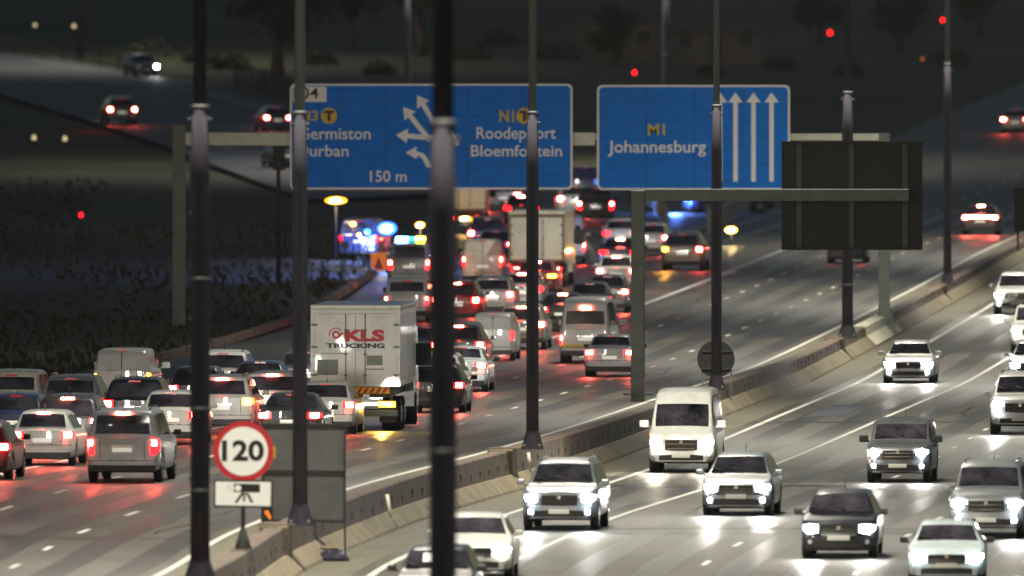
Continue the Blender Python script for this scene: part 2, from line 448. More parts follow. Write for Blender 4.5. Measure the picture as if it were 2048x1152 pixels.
# ---------------------------------------------------------------- lamp posts
def lamp_post(px, Y, zb, rl, ru, zc, label, top=None, light=True, arm=2.6, power=1.0, sides=(-1, 1), grp='tall lamp posts along the motorway', sticker=None, tilt=-24):
    """rl/ru lower and upper radii, zc height of the collar"""
    p = at(px, 576, Y)
    t = thing('lamp_post', label, 'lamp post', (p.x, Y, zb), -heading(min(Y, 500 * K_)), grp)
    top = top or 30
    mb = MB(); mb.tube([(0, 0, .05), (0, 0, .9), (0, 0, zc - 1.4), (0, 0, zc)], [rl * 1.05, rl, rl, rl * .86], 16); mb.obj('lower_shaft', M['pole'], t)
    mb = MB(); mb.tube([(0, 0, zc), (0, 0, top)], [ru, ru * .8], 14); mb.obj('upper_shaft', M['pole' if rl > .19 else 'pole_up'], t)
    mb = MB(); mb.tube([(0, 0, zc - .04), (0, 0, zc + .05)], [rl * .95, rl * .9], 16)
    cl_ = mb.obj('collar', M['collar'], t)
    for s in (-1, 1): mb = MB(); mb.tube([(s * rl * .9, -.04, zc - .28), (s * rl * 1.2, -.05, zc - .24)], .035, 8); mb.obj('lug', M['collar'], cl_)
    mb = MB(); mb.tube([(0, 0, 0), (0, 0, .06), (0, 0, .5)], [rl * 1.9, rl * 1.75, rl * 1.02], 12, smooth=False)
    bf = mb.obj('base_flange', M['pole'], t)
    for k in range(4):
        a = k * PI / 2 + .785; mb = MB(); mb.tube([(rl * 1.7 * math.cos(a), rl * 1.7 * math.sin(a), 0), (rl * 1.7 * math.cos(a), rl * 1.7 * math.sin(a), .14)], .03, 6); mb.obj('bolt', M['galv'], bf)
    mb = MB(); mb.box(-rl * .45, rl * .45, -rl - .012, -rl * .7, .9, 1.5); mb.obj('hatch', M['trim'], t)
    if sticker:
        mb = MB(); mb.box(-.12, .06, -ru - .012, -ru * .7, sticker, sticker + .34); mb.obj('sticker', M['signyellow'], t)
    if rl > .2:
        for z in (1.9, 3.6, 6.3): mb = MB(); mb.tube([(0, 0, z), (0, 0, z + .07)], rl * 1.03, 16); mb.obj('strap', M['boardgrey'], t)
        for k in range(7): mb = MB(); mb.tube([(-rl * .95, -.1, 2.2 + k * 1.1), (-rl * 1.04, -.12, 2.2 + k * 1.1)], .03, 6); mb.obj('rivet', M['galv'], t)
    for s in sides:
        mb = MB(); mb.tube([(0, 0, top - .3), (s * arm * .5, 0, top + .25), (s * arm, 0, top + .35)], [.06, .05, .04], 8)
        a = mb.obj('arm', M['pole_up'], t)
        mb = MB(); mb.bbox(s*arm - .4, s*arm + .4, -.17, .17, top + .24, top + .44, .05); mb.obj('lamp_head', M['galv'], a)
        mb = MB(); mb.box(s*arm - .3, s*arm + .3, -.12, .12, top + .215, top + .238); mb.obj('lamp_glass', M['lamphead'], a)
        if light:
            ld = bpy.data.lights.new('street_light', 'SPOT'); ld.energy = LAMP_W * power * (1.35 if s > 0 else .95); ld.spot_size = math.radians(142); ld.spot_blend = .55
            ld.shadow_soft_size = .25; ld.color = (1, .93, .76)
            lo = bpy.data.objects.new('street_light', ld); COL.objects.link(lo); lo.parent = t; lo.location = (s * (arm + .1), 0, top + .1); lo.rotation_euler = (0, math.radians(tilt * (1.4 if s > 0 else 1)), 0)
    return t
def base_post(px, py, wpx_l, wpx_u, coll_py, label, lift=.3, **kw):
    p = hitl(px, py); Y = p.y
    for _ in range(6):                       # the base stands on the plinth
        r = ray(px, py); Yn = (zl(Y) + lift - CZ) / r.z * r.y; Y = (Y + Yn) / 2
    zb = zl(Y) + lift; s = S(Y)
    zc = at(px, coll_py, Y).z - zb
    return lamp_post(px, Y, zb, wpx_l / s / 2, wpx_u / s / 2, zc, label, **kw), Y
posts = [(400, 1168, 39, 27, 214, 'thick dark lamp post between the 120 speed sign and the left queue of traffic'),
         (600, 1052, 30, 22, 226, 'lamp post in front of the Germiston Durban end of the left blue sign'),
         (1065, 900, 25, 16, 226, 'lamp post crossing the right half of the Roodepoort sign and the white box truck'),
         (1433, 782, 21, 13, 212, 'lamp post crossing the Johannesburg sign arrows, a round sign back near its foot'),
         (1695, 676, 22, 13, 185, 'lamp post crossing the big dark sign back right of the Johannesburg sign'),
         (1895, 570, 16, 11, 128, 'slender lamp post between the big dark sign back and the sedan with the red bar')]
for i, (px, py, wl, wu, cp, lb) in enumerate(posts):
    t, Y = base_post(px, py, wl, wu, cp, lb, power=1.15 if i else .9)
    if i: plinth(Y, 0, label='low concrete block carrying the ' + ['', 'lamp post beside the grey sign back', 'lamp post left of the silver oncoming SUV', 'lamp post behind the white oncoming minibus', 'lamp post under the big dark sign back', 'slender lamp post near the right edge'][i])
# the nearest, thickest post
Y = F / 128
lamp_post(886, Y, G(at(886, 576, Y).x, Y), 55 / 128 / 2, 42 / 128 / 2, at(886, 246, Y).z - G(at(886, 576, Y).x, Y), 'thickest lamp post, nearest the camera, covering the middle of the left blue sign', power=.9)
# far posts
for px, py, w, lb, stk, pw in [(815, 330, 14, 'far lamp post with a yellow sticker rising behind the left blue sign', 3.9, .25), (1332, 330, 17, 'far lamp post rising above the Johannesburg sign under the dark trees', None, .2), (160, 118, 14, 'faint far lamp post on the hillside at the top left', None, .22)]:
    p = hitl(px, py); s = S(p.y)
    lamp_post(px, p.y, p.z, w / s / 2, w / s / 2 * .9, 9.6, lb, power=pw, top=22, sticker=stk, tilt=0)
t, Y = base_post(2075, 480, 15, 10, 60, 'lamp post', power=.8)
t['label'] = 'lamp post beyond the right edge of the view on the median barrier'

# ---------------------------------------------------------------- text and signs
def text_mesh(s, x0, x1, z0, z1, y, bold=.0, d=.012):
    """string fitted in the x-z rectangle at depth y, facing -Y"""
    c = bpy.data.curves.new('lettering', 'FONT'); c.body = s; c.size = 1; c.extrude = .01; c.offset = bold; c.resolution_u = 3
    o = bpy.data.objects.new('lettering', c); COL.objects.link(o)
    dg = bpy.context.evaluated_depsgraph_get(); me = bpy.data.meshes.new_from_object(o.evaluated_get(dg))
    bpy.data.objects.remove(o); bpy.data.curves.remove(c)
    xs = [v.co.x for v in me.vertices]; zs = [v.co.y for v in me.vertices]
    a, b, e, f = min(xs), max(xs), min(zs), max(zs)
    for v in me.vertices:
        X, Z, D = v.co
        v.co = (lerp(x0, x1, (X - a) / (b - a)), y - (D + .01) / .02 * d, lerp(z0, z1, (Z - e) / (f - e)))
    me.materials.clear(); me.update(); return me
def rrect(x0, x1, z0, z1, r, n=5):
    P = []
    for cx, cz, a in ((x1-r, z1-r, 0), (x0+r, z1-r, 90), (x0+r, z0+r, 180), (x1-r, z0+r, 270)):
        for i in range(n + 1):
            t = math.radians(a + 90 * i / n); P.append((cx + r*math.cos(t), cz + r*math.sin(t)))
    return P
def disc(cx, cz, r, n=28): return [(cx + r*math.cos(2*PI*i/n), cz + r*math.sin(2*PI*i/n)) for i in range(n)]
def arrow(tail, tip, sw, hl, hw):
    a = Vector(tail); b = Vector(tip); d = (b - a).normalized(); n = Vector((-d.y, d.x)); h = b - d * hl
    return [tuple(a + n*sw/2), tuple(h + n*sw/2), tuple(h + n*hw/2), tuple(b), tuple(h - n*hw/2), tuple(h - n*sw/2), tuple(a - n*sw/2)]
class Panel:
    """flat sign; pixel coordinates of the photo turned into metres on its own plane"""
    def __init__(s, Y, ox, oz, parent): s.Y = Y; s.ox = ox; s.oz = oz; s.p = parent
    def c(s, px, py): q = at(px, py, s.Y); return (q.x - s.ox, q.z - s.oz)
    def poly(s, name, P, y0, y1, m, px=True):
        mb = MB(); mb.prism([s.c(*q) for q in P] if px else P, y0, y1); return mb.obj(name, m, s.p)
    def text(s, st, x0, x1, y0, y1, m, bold=.02, y=-.06, name='lettering'):
        a = s.c(x0, y1); b = s.c(x1, y0)
        return new_obj(name, text_mesh(st, a[0], b[0], a[1], b[1], y, bold), m, s.p)

YGN = F / 52.0
gx = at(358, 576, YGN).x; gz = zl(YGN)
gan = thing('sign_gantry', 'long pale gantry beam on two square posts carrying the two blue motorway signs', 'gantry', (gx, YGN + .5, gz))
def gc(px, py): q = at(px, py, YGN + .5); return q.x - gx, q.z - gz
for (x0, x1, ytop, ybot) in ((345, 371, 250, 690), (1757, 1780, 266, 655)):
    a = gc(x0, ytop); b = gc(x1, ybot)
    mb = MB(); mb.bbox(a[0], b[0], -.2, .2, b[1] - .4, a[1], .02)
    pst = mb.obj('post', M['galv'], gan)
    mb = MB(); z0 = b[1] - .2 
    for s_ in range(2):
        mb.bbox(a[0] - .28 + s_*.1, b[0] + .28 - s_*.1, -.42, .42, z0 + s_*.12, z0 + .14 + s_*.12, .015)
    mb.face([(a[0]-.25, -.02, z0+.2), (a[0], -.02, z0+.8), (a[0], -.02, z0+.2)]); mb.face([(b[0]+.25, -.02, z0+.2), (b[0], -.02, z0+.8), (b[0], -.02, z0+.2)])
    mb.obj('base_plate', M['galv'], pst)
for nm, x0, x1, y0, y1 in (('beam', 371, 1190, 265, 291), ('beam', 1190.3, 1778, 267, 281)):
    a = gc(x0, y1); b = gc(x1, y0); mb = MB(); mb.bbox(a[0], b[0], -.18, .18, a[1], b[1], .02); mb.obj(nm, M['cream'], gan)
for px in (650, 760, 960, 1090, 1240, 1400, 1540):
    a = gc(px - 3, 374); b = gc(px + 3, 174); mb = MB(); mb.box(a[0], b[0], -.36, -.2, a[1], b[1]); mb.obj('bracket', M['galv'], gan)

ox, oz = at(862, 378, YGN).x, at(862, 378, YGN).z
L = thing('road_sign', 'left blue motorway sign with Germiston Durban and Roodepoort Bloemfontein and forked white arrows', 'road sign', (ox, YGN, oz))
P = Panel(YGN, ox, oz, L)
def rr(P, x0, x1, y0, y1, r): 
    a = P.c(x0, y1); b = P.c(x1, y0); return rrect(a[0], b[0], a[1], b[1], r)
P.poly('border', rr(P, 580, 1145, 167.5, 379, .2), -.03, .05, M['signwhite'], px=False)
P.poly('panel', rr(P, 584, 1141, 171.5, 375, .16), -.042, -.0305, M['blue'], px=False)
for px in (676, 772, 934, 1040): P.poly('panel_seam', [(px, 174), (px + 1, 174), (px + 1, 373), (px, 373)], -.0432, -.0421, M['boardback'])
P.poly('exit_tag', [(586, 173), (653, 173), (653, 204), (586, 204)], -.055, -.0425, M['signwhite'])
P.text('104', 589, 637, 175, 197, M['black'], .01, -.0555)
P.text('N3', 600, 636, 221, 242, M['signyellow'], .02, -.0445)
P.poly('toll_disc', disc(*P.c(658, 231.5), .31), -.05, -.043, M['signyellow'], px=False); P.text('T', 648, 668, 221, 242, M['black'], .06, -.0505, 'toll_letter')
P.text('Germiston', 597, 741, 255, 279, M['signwhite'], .01, -.0445)
P.text('Durban', 594, 697, 290, 313, M['signwhite'], .01, -.0445)
P.text('150 m', 740, 813, 341, 364, M['signwhite'], .012, -.0445)
P.text('N1', 999, 1028, 220, 244, M['signyellow'], .02, -.0445)
P.poly('toll_disc', disc(*P.c(1049, 232), .31), -.05, -.043, M['signyellow'], px=False); P.text('T', 1039, 1059, 221, 243, M['black'], .06, -.0505, 'toll_letter')
P.text('Roodepoort', 953, 1112, 254, 285, M['signwhite'], .01, -.0445)
P.text('Bloemfontein', 942, 1124, 290, 313, M['signwhite'], .01, -.0445)
def px_arrow(P, tail, tip, sw=.19, hl=.44, hw=.56, ya=-.052):
    mb = MB(); mb.prism(arrow(P.c(*tail), P.c(*tip), sw, hl, hw), ya, ya + .009); return mb.obj('arrow', M['signwhite'], P.p)
px_arrow(P, (880, 262), (834, 190), ya=-.0535); px_arrow(P, (860, 281), (806, 214), ya=-.0555); px_arrow(P, (866, 276), (792, 270), ya=-.0575)
mb = MB(); pl = [(853, 334), (845, 318), (836, 311), (832, 318), (811, 305), (834, 293), (832, 302), (848, 307), (858, 320), (868, 336)]
mb.prism([P.c(*q) for q in pl], -.052, -.043); mb.obj('arrow', M['signwhite'], L)
mb = MB(); pl = [(890, 240), (904, 262), (919, 288), (912, 293), (896, 270), (880, 250)]
mb.prism([P.c(*q) for q in pl], -.0513, -.043); mb.obj('arrow', M['signwhite'], L)

ox, oz = at(1387, 378, YGN).x, at(1387, 378, YGN).z
R_ = thing('road_sign', 'right blue motorway sign reading M1 Johannesburg with four straight white arrows', 'road sign', (ox, YGN, oz))
P = Panel(YGN, ox, oz, R_)
P.poly('border', rr(P, 1194, 1580, 170, 380, .2), -.03, .05, M['signwhite'], px=False)
P.poly('panel', rr(P, 1198, 1576, 174, 376, .16), -.042, -.0305, M['blue'], px=False)
for px in (1292, 1388, 1484): P.poly('panel_seam', [(px, 176), (px + 1, 176), (px + 1, 374), (px, 374)], -.0432, -.0421, M['boardback'])
P.text('M1', 1296, 1330, 248, 270, M['signyellow'], .02, -.0445)
P.text('Johannesburg', 1216, 1412, 281, 313, M['signwhite'], .012, -.0445)
for px in (1440, 1471, 1507, 1543): px_arrow(P, (px, 363), (px, 185), .17, .38, .56)

# dark back of the sign for the oncoming side, on its own square post and arm
YB = F / 64.0
cx = at(1275, 576, YB); gzb = zl(YB) - .1
B = thing('sign_cantilever', 'square pale post with a long arm carrying the big dark sign back', 'sign post', (cx.x, YB, gzb))
def bc(px, py): q = at(px, py, YB); return q.x - cx.x, q.z - gzb
a = bc(1262, 850); b = bc(1289, 381)
mb = MB(); mb.bbox(a[0], b[0], -.2, .2, -.3, b[1], .02); pst = mb.obj('post', M['galv'], B)
mb = MB(); mb.bbox(a[0]-.25, b[0]+.25, -.42, .42, .3, .36, .01); mb.obj('base_plate', M['galv'], pst)
mb = MB(); mb.box(b[0]-.03, b[0]+.012, -.16, .16, .8, b[1]-.3); mb.obj('edge_highlight_strip', M['collar'], pst)  # added strip imitating the highlight along the post edge
a = bc(1289, 402); b2 = bc(1818, 378)
mb = MB(); mb.bbox(a[0], b2[0], -.16, .16, a[1], b2[1], .02); mb.obj('arm', M['galv'], B)
bx = at(1704, 500, YB)
K = thing('road_sign', 'big dark sign back overlapping the right end of the Johannesburg sign', 'road sign', (bx.x, YB + .3, bx.z))
P = Panel(YB + .3, bx.x, bx.z, K)
P.poly('panel', [(1563, 283), (1845, 283), (1845, 500), (1563, 500)], .0, .06, M['boardback'])
for px in (1598, 1703, 1810):
    P.poly('stiffener', [(px - 5, 286), (px + 5, 286), (px + 5, 497), (px - 5, 497)], -.06, -.001, M['boardgrey'])
for py in (286.5, 391, 497): P.poly('rail', [(1565, py - 2.5), (1843, py - 2.5), (1843, py + 2.5), (1565, py + 2.5)], -.085, -.0605, M['boardback'])
# small dark board at the right edge
Y = F / 50.; q = at(2050, 470, Y)
K2 = thing('road_sign', 'small dark sign back on thin legs cut by the right edge of the view', 'road sign', (q.x, Y, q.z))
P = Panel(Y, q.x, q.z, K2)
P.poly('panel', [(2028, 375), (2074, 375), (2074, 462), (2028, 462)], 0, .05, M['boardback'])
for px in (2036, 2066): P.poly('leg', [(px - 2, 380), (px + 2, 380), (px + 2, 502), (px - 2, 502)], .051, .1, M['pole'])

# 120 sign with camera plate
q = hitl(485, 1122); Y = q.y
T = thing('speed_sign', 'round red rimmed 120 speed sign above a white speed camera plate on a thin post', 'road sign', (at(486, 576, Y).x, Y, q.z))
P = Panel(Y, T.location.x, q.z, T)
s = S(Y); c = P.c(487, 902.5)
P.poly('rim', disc(c[0], c[1], 60.5/s, 40), -.05, -.02, M['signred'], px=False)
P.poly('face', disc(c[0], c[1], 49/s, 40), -.056, -.0502, M['signwhite'], px=False)
P.text('120', 444, 528, 880, 922, M['black'], .03, -.0565)
P.poly('plate_edge', [(427, 959), (546, 960), (545, 1016), (428, 1014)], -.05, -.02, M['black'])
P.poly('plate', [(431, 963), (542, 964), (541, 1012), (431, 1010)], -.056, -.0502, M['signwhite'])
cam_i = [([(468, 967), (520, 968), (520, 985), (468, 984)], 'camera_symbol'), ([(484, 984), (489, 986), (474, 1006), (469, 1005)], 'camera_symbol'), ([(487, 985.5), (491, 985.5), (490, 1003), (486, 1003)], 'camera_symbol'), ([(491, 986), (496, 985), (507, 1004), (502, 1006)], 'camera_symbol')]
mb = MB()
for i, (pp, n) in enumerate(cam_i): mb.prism([P.c(*w) for w in pp], -.0585 - .0006 * i, -.0562)
mb.obj('camera_symbol', M['black'], T)
P.poly('lens_symbol', disc(*P.c(476, 976), 6.5/s, 16), -.066, -.0612, M['signwhite'], px=False)
mb = MB()
for (x, y) in ((455, 972), (459, 976), (455, 980), (463, 971), (463, 981)): a = P.c(x, y); mb.box(a[0]-.015, a[0]+.015, -.059, -.0562, a[1]-.008, a[1]+.008)
mb.obj('flash_symbol', M['black'], T)
mb = MB(); mb.tube([(0, 0, 0), (0, 0, c[1] + .5)], .045, 10); mb.obj('post', M['pole'], T)
mb = MB(); mb.tube([(0, 0, -.02), (0, 0, .25), (0, 0, .75)], [.24, .2, .05], 10); mb.obj('post_foot', M['boardback'], T)
mb = MB(); a = P.c(545, 905); mb.bbox(a[0] - .03, a[0] + .06, .0, .05, a[1] - .12, a[1] + .12, .01); mb.obj('reflector', M['signyellow'], T)

# grey board back beside it
q = hitl(600, 1085); Y = MED[1].y + 1.2; bx = at(605, 1045, Y)
K = thing('road_sign', 'large grey blank sign back on thin legs right of the 120 sign', 'road sign', (bx.x, Y, bx.z))
P = Panel(Y, bx.x, bx.z, K)
P.poly('panel', [(523, 845), (688, 848), (688, 1045), (522, 1043)], 0, .05, M['boardgrey'])
for py in (848.5, 942, 1041): P.poly('rail', [(523, py - 2), (688, py - 1), (688, py + 2), (523, py + 1)], -.04, -.001, M['boardback'])
for px, pe in ((527, 1100), (690, 1125)): P.poly('leg', [(px - 2, 846), (px + 2, 846), (px + 2, pe), (px - 2, pe)], -.09, -.042, M['pole'])
P.poly('chevron_plate', [(523, 1016), (546, 1016), (546, 1043), (523, 1043)], -.052, -.0415, M['black']); P.poly('chevron', [(526, 1022), (536, 1020), (543, 1034), (540, 1040)], -.057, -.0525, M['orange'])
pass
P.poly('reflector', [(590, 905), (595, 905), (595, 936), (590, 936)], -.11, -.091, M['signyellow'])
# round sign back
Y = MED[3].y + 2.0; bx = at(1433, 755, Y)
K = thing('road_sign', 'round dark sign back at the foot of the lamp post above the white oncoming minibus', 'road sign', (bx.x, Y, bx.z))
P = Panel(Y, bx.x, bx.z, K)
c = P.c(1432, 718); P.poly('disc', disc(c[0], c[1], 37.5/S(Y), 36), 0, .05, M['tyre'], px=False)
for px in (1405, 1462): P.poly('leg', [(px - 1.5, 690), (px + 1.5, 690), (px + 1.5, 812), (px - 1.5, 812)], .051, .09, M['galv'])
P.poly('rail', [(1403, 700), (1464, 700), (1464, 704), (1403, 704)], -.04, -.001, M['boardback']); P.poly('rail', [(1403, 735), (1464, 735), (1464, 739), (1403, 739)], -.04, -.001, M['boardback'])

# leaning delineator rods on the barrier
for px0, py0, px1, py1, px2, py2, lb in ((774, 989, 781, 1030, 794, 1053, 'leaning bright marker rod on the barrier left of the thickest lamp post'), (1057, 905, 1060, 940, 1076, 962, 'leaning bright marker rod under the lamp post left of the silver oncoming SUV')):
    q = hitl(px1, py1 - 25); Y = q.y - 1.2; a, b, c = at(px0, py0, Y), at(px1, py1, Y - .05), at(px2, py2, Y - .35)
    t = thing('marker_rod', lb, 'marker', c, 0, 'leaning marker rods on the barrier')
    mb = MB(); mb.tube([a - c, b - c], .045, 8); mb.obj('rod', M['white_paint'], t)
    mb = MB(); mb.tube([b - c + Vector((0, 0, -.01)), Vector((0, 0, 0))], .025, 8); mb.obj('stay', M['galv'], t)

# dark tarpaulin bundle
q = hit(668, 1122); t = thing('tarpaulin_bundle', 'crumpled dark tarpaulin bundle at the foot of the barrier under the grey sign back', 'tarpaulin', (q.x, q.y, q.z))
bm = bmesh.new(); bmesh.ops.create_icosphere(bm, subdivisions=3, radius=1); r = random.Random(2)
for v in bm.verts: v.co = Vector((v.co.x * .34, v.co.y * .5, max(0, v.co.z) * .3)) * (1 + r.uniform(-.14, .14))
me = bpy.data.meshes.new('cover'); bm.to_mesh(me); bm.free(); new_obj('cover', me, M['tarp'], t)
mb = MB(); mb.bbox(-.33, .1, -.12, .12, .26, .34, .03); mb.obj('pale_bag', M['concrete'], t)

# kerb / low wall along the left verge
kp = resample(px_line([(150, 765), (310, 724), (470, 684), (590, 645), (680, 596), (755, 548)]), 40)
t = thing('low_wall', 'low pale concrete wall climbing along the left edge of the exit lanes', 'wall', (kp[20][0], kp[20][1], zl(kp[20][1])))
o3 = Vector(t.location); rows = []
for x, y in kp:
    g = zl(y); rows.append([Vector((x + .05, y, g)) - o3, Vector((x, y, g + .22)) - o3, Vector((x - .25, y, g + .25)) - o3, Vector((x - .3, y, g)) - o3])
mb = MB(); mb.grid(rows, smooth=False); mb.obj('coping', M['concrete_wall'], t, fix=False)
mb = MB()
for i in range(0, 40, 2):
    x, y = kp[i]; mb.box(x - .31, x + .06, y - .06, y + .06, zl(y) + .0, zl(y) + .26, Matrix.Translation(-o3))
mb.obj('joint', M['concrete_wall'], t)

def fence(pts, n, h, label, spike=True, m='pole'):
    P_ = resample(px_line(pts), n); o3 = Vector((*P_[0], G(*P_[0])))
    t = thing('palisade_fence', label, 'fence', o3)
    for z in (.35, h - .35):
        mb = MB(); mb.tube([Vector((x, y, G(x, y) + z)) - o3 for x, y in P_], .03, 6, smooth=False); mb.obj('rail', M[m], t)
    for i in range(0, n, 3):
        x, y = P_[i]; mb = MB(); mb.bbox(-.05, .05, -.05, .05, -.1, h + .05, .01)
        p = mb.obj('post', M[m], t); p.location = Vector((x, y, G(x, y))) - o3
    mb = MB(); mb.box(-.022, .022, -.02, .02, .1, h); pm = mb.mesh('picket')
    for x, y in resample(P_, min(96, n * 4)):
        p = new_obj('picket', pm, M[m], t); p.location = Vector((x, y, G(x, y))) - o3
fence([(470, 176), (520, 188), (570, 205), (640, 232)], 22, 1.7, 'dark palisade fence above the exit ramp left of the blue sign')
fence([(1335, 470), (1322, 440), (1305, 420), (1270, 395)], 16, 1.2, 'low fence on the gore left of the beige SUV, leading back to the signs', m='galv')
fence([(1415, 470), (1470, 440), (1530, 412), (1600, 380)], 22, 1.2, 'low fence running from the gore towards the big dark sign back', m='galv')
fence([(-20, 100), (120, 118), (250, 142)], 20, 1.1, 'dark low fence along the far side of the ramp at the top left')

# small signs
q = hitl(80, 770); t = thing('road_sign', 'small faint double panel sign on a stake behind the cream canopy pickup', 'road sign', q)
P = Panel(q.y, q.x, q.z, t)
for x0 in (74, 82): P.poly('panel', [(x0, 704), (x0 + 7, 704), (x0 + 7, 718), (x0, 718)], -.02, .02, M['boardgrey'])
mb = MB(); mb.tube([(0, 0, 0), (0, 0, P.c(80, 712)[1])], .03, 6); mb.obj('stake', M['pole'], t)
q = hitl(690, 560); t = thing('road_sign', 'small pale sign on a stake in the verge left of the orange triangle board', 'road sign', q)
P = Panel(q.y, q.x, q.z, t); P.poly('panel', [(683, 483), (698, 483), (698, 498), (683, 498)], -.02, .02, M['boardgrey'])
mb = MB(); mb.tube([(0, 0, 0), (0, 0, P.c(690, 490)[1])], .03, 6); mb.obj('stake', M['pole'], t)
Y = F / 47.; q = at(557, 576, Y); t = thing('camera_mast', 'thin dark mast with a box head standing left of the left blue sign', 'mast', (q.x, Y, zl(Y)))
P = Panel(Y, q.x, zl(Y), t)
mb = MB(); mb.tube([(0, 0, 0), (0, 0, P.c(557, 300)[1])], [.1, .08], 8); mb.obj('shaft', M['pole'], t)
P.poly('head', [(546, 290), (570, 290), (570, 340), (546, 340)], -.2, .2, M['boardback']); P.poly('bracket', [(536, 324), (580, 324), (580, 334), (536, 334)], -.06, .06, M['pole'])

# orange warning board with dark triangle
q = hitl(756, 546); t = thing('warning_board', 'glowing orange board with a dark triangle standing at the shoulder beside the police pickup', 'warning board', q)
P = Panel(q.y, q.x, q.z, t); P.poly('panel', [(741, 506), (774, 504), (772, 541), (743, 543)], -.02, .02, M['orange'])
P.poly('triangle', [(757, 512), (767, 538), (748, 538)], -.03, -.0205, M['signred']); P.poly('edge_stripe', [(774.3, 503), (782, 503), (779, 541), (774.3, 541)], -.02, .02, M['signwhite'])
mb = MB(); mb.box(-.4, -.34, -.03, .2, 0, .5); mb.box(.34, .4, -.03, .2, 0, .5); mb.obj('stand', M['pole'], t)

# ---------------------------------------------------------------- trees, buildings at the top
def tree(px, py, h, cr, label, trunk_h=None, dens=900, seed=1, lean=0):
    q = hitl(px, py); th = trunk_h or h * .45; r = random.Random(seed)
    t = thing('tree', label, 'tree', (q.x, q.y, q.z - .1))
    mb = MB(); tr_ = cr * .075 + .08
    mb.tube([(0, 0, 0), (lean*.4, 0, th*.4), (lean, 0, th), (lean*1.1, 0, h*.8)], [tr_*1.3, tr_, tr_*.75, tr_*.2], 8)
    for k in range(7):
        a = r.uniform(0, 2*PI); z = th * r.uniform(.6, 1.2); e = Vector((math.cos(a), math.sin(a), 0)) * cr * r.uniform(.5, .8) + Vector((lean, 0, z + (h-z)*r.uniform(.3, .7)))
        mb.tube([(lean*.8, 0, z), (Vector((lean, 0, z)) + e) / 2 + Vector((0, 0, .3)), e], [tr_*.5, tr_*.3, .03], 6)
    mb.obj('trunk', M['bark'], t)
    mb = MB(); cl = []
    for k in range(16):
        a = r.uniform(0, 2*PI); rr_ = cr * r.uniform(.15, .75); cl.append((Vector((lean + rr_*math.cos(a), rr_*math.sin(a), lerp(th, h, r.uniform(.1, .85)))), cr * r.uniform(.25, .48)))
    for k in range(dens * 3):
        c, cr_ = r.choice(cl); v = Vector((r.gauss(0, 1), r.gauss(0, 1), r.gauss(0, .8))); v = v.normalized() * cr_ * r.uniform(.5, 1.05)
        p = c + v; d = Vector((r.gauss(0, 1), r.gauss(0, 1), r.gauss(0, 1))).normalized(); e = d.orthogonal().normalized(); w = r.uniform(.1, .24)
        mb.face([p - d*w, p + e*w*.6, p + d*w, p - e*w*.6])
    mb.obj('crown', M['leaf'], t, fix=False)
tree(555, 150, 7.5, 4.2, 'large dark tree with its crown cut by the top edge above the exit tag', 3.0, seed=4)
tree(850, 110, 8, 3.4, 'dark tree with a leaning trunk at the top behind the thickest lamp post', 4.0, seed=5, lean=-.7)
tree(700, 95, 7, 3.4, 'dark bushy tree at the top left of the far post with the yellow sticker', 2.0, seed=6)
tree(1230, 130, 4.4, 1.9, 'small dark tree at the top between the two blue signs', 1.2, 500, seed=7)
tree(1640, 90, 5, 2.4, 'dark tree at the top right above the Johannesburg sign corner', 1.6, 600, seed=8)
tree(1800, 100, 4.6, 2.8, 'wide dark tree at the top right beyond the through lanes', 1.3, 600, seed=9)
tree(1960, 70, 5.5, 2.8, 'dark tree at the top right corner', 1.5, 600, seed=10)
r = random.Random(12)
for k, (px, py) in enumerate([(400, 125), (460, 140), (640, 130), (760, 150), (940, 120), (1000, 90), (1110, 120), (1420, 150), (1560, 140), (1700, 150), (300, 110), (1900, 130)]):
    q = hitl(px, py); w_ = r.uniform(.9, 1.9)
    t = thing('shrub', ['low dark shrub left of the big dark tree at the top', 'dark shrub under the big dark tree at the top', 'dark shrub above the exit tag of the left sign', 'dark shrub above the left sign near the sticker post', 'dark shrub above the toll route number of the left sign', 'round dark shrub far up the slope above the left sign', 'dark shrub above the right end of the left sign', 'dark shrub above the arrows of the Johannesburg sign', 'dark shrub above the right corner of the Johannesburg sign', 'dark shrub behind the lamp post over the big dark sign back', 'dark shrub right of the far oncoming headlights', 'dark shrub beside the through lanes at the top right'][k], 'shrub', (q.x, q.y, q.z))
    mb = MB()
    for i in range(420):
        v = Vector((r.gauss(0, 1), r.gauss(0, 1), abs(r.gauss(0, .8)))); v = v.normalized() * w_ * r.uniform(.4, 1.0); v.z *= .8
        d = Vector((r.gauss(0, 1), r.gauss(0, 1), r.gauss(0, 1))).normalized(); e = d.orthogonal().normalized(); s_ = r.uniform(.08, .2)
        mb.face([v - d*s_, v + e*s_*.6, v + d*s_, v - e*s_*.6])
    mb.obj('foliage', M['shrub'], t, fix=False)
r = random.Random(31); mb = MB()
for i in range(7000):
    Y = F / r.uniform(36, 62); X = left_edge(Y) - r.uniform(.8, 30)
    if Y > F / 40 and X > -22: continue
    q = Vector((X, Y, zl(Y) - .05)); h_ = r.uniform(.06, .3); a = r.uniform(0, PI)
    for k in range(3):
        a += 1.05; d = Vector((math.cos(a), math.sin(a), 0)) * h_ * .5; l = Vector((r.uniform(-.3, .3), r.uniform(-.3, .3), 1)) * h_
        mb.face([q - d * .5, q + d * .5, q + d * .7 + l, q - d * .4 + l * .8])
mb.obj('grass', M['drygrass'], None, fix=False, kind='stuff', label='rough dark dry grass on the slope left of the motorway', cat='grass')
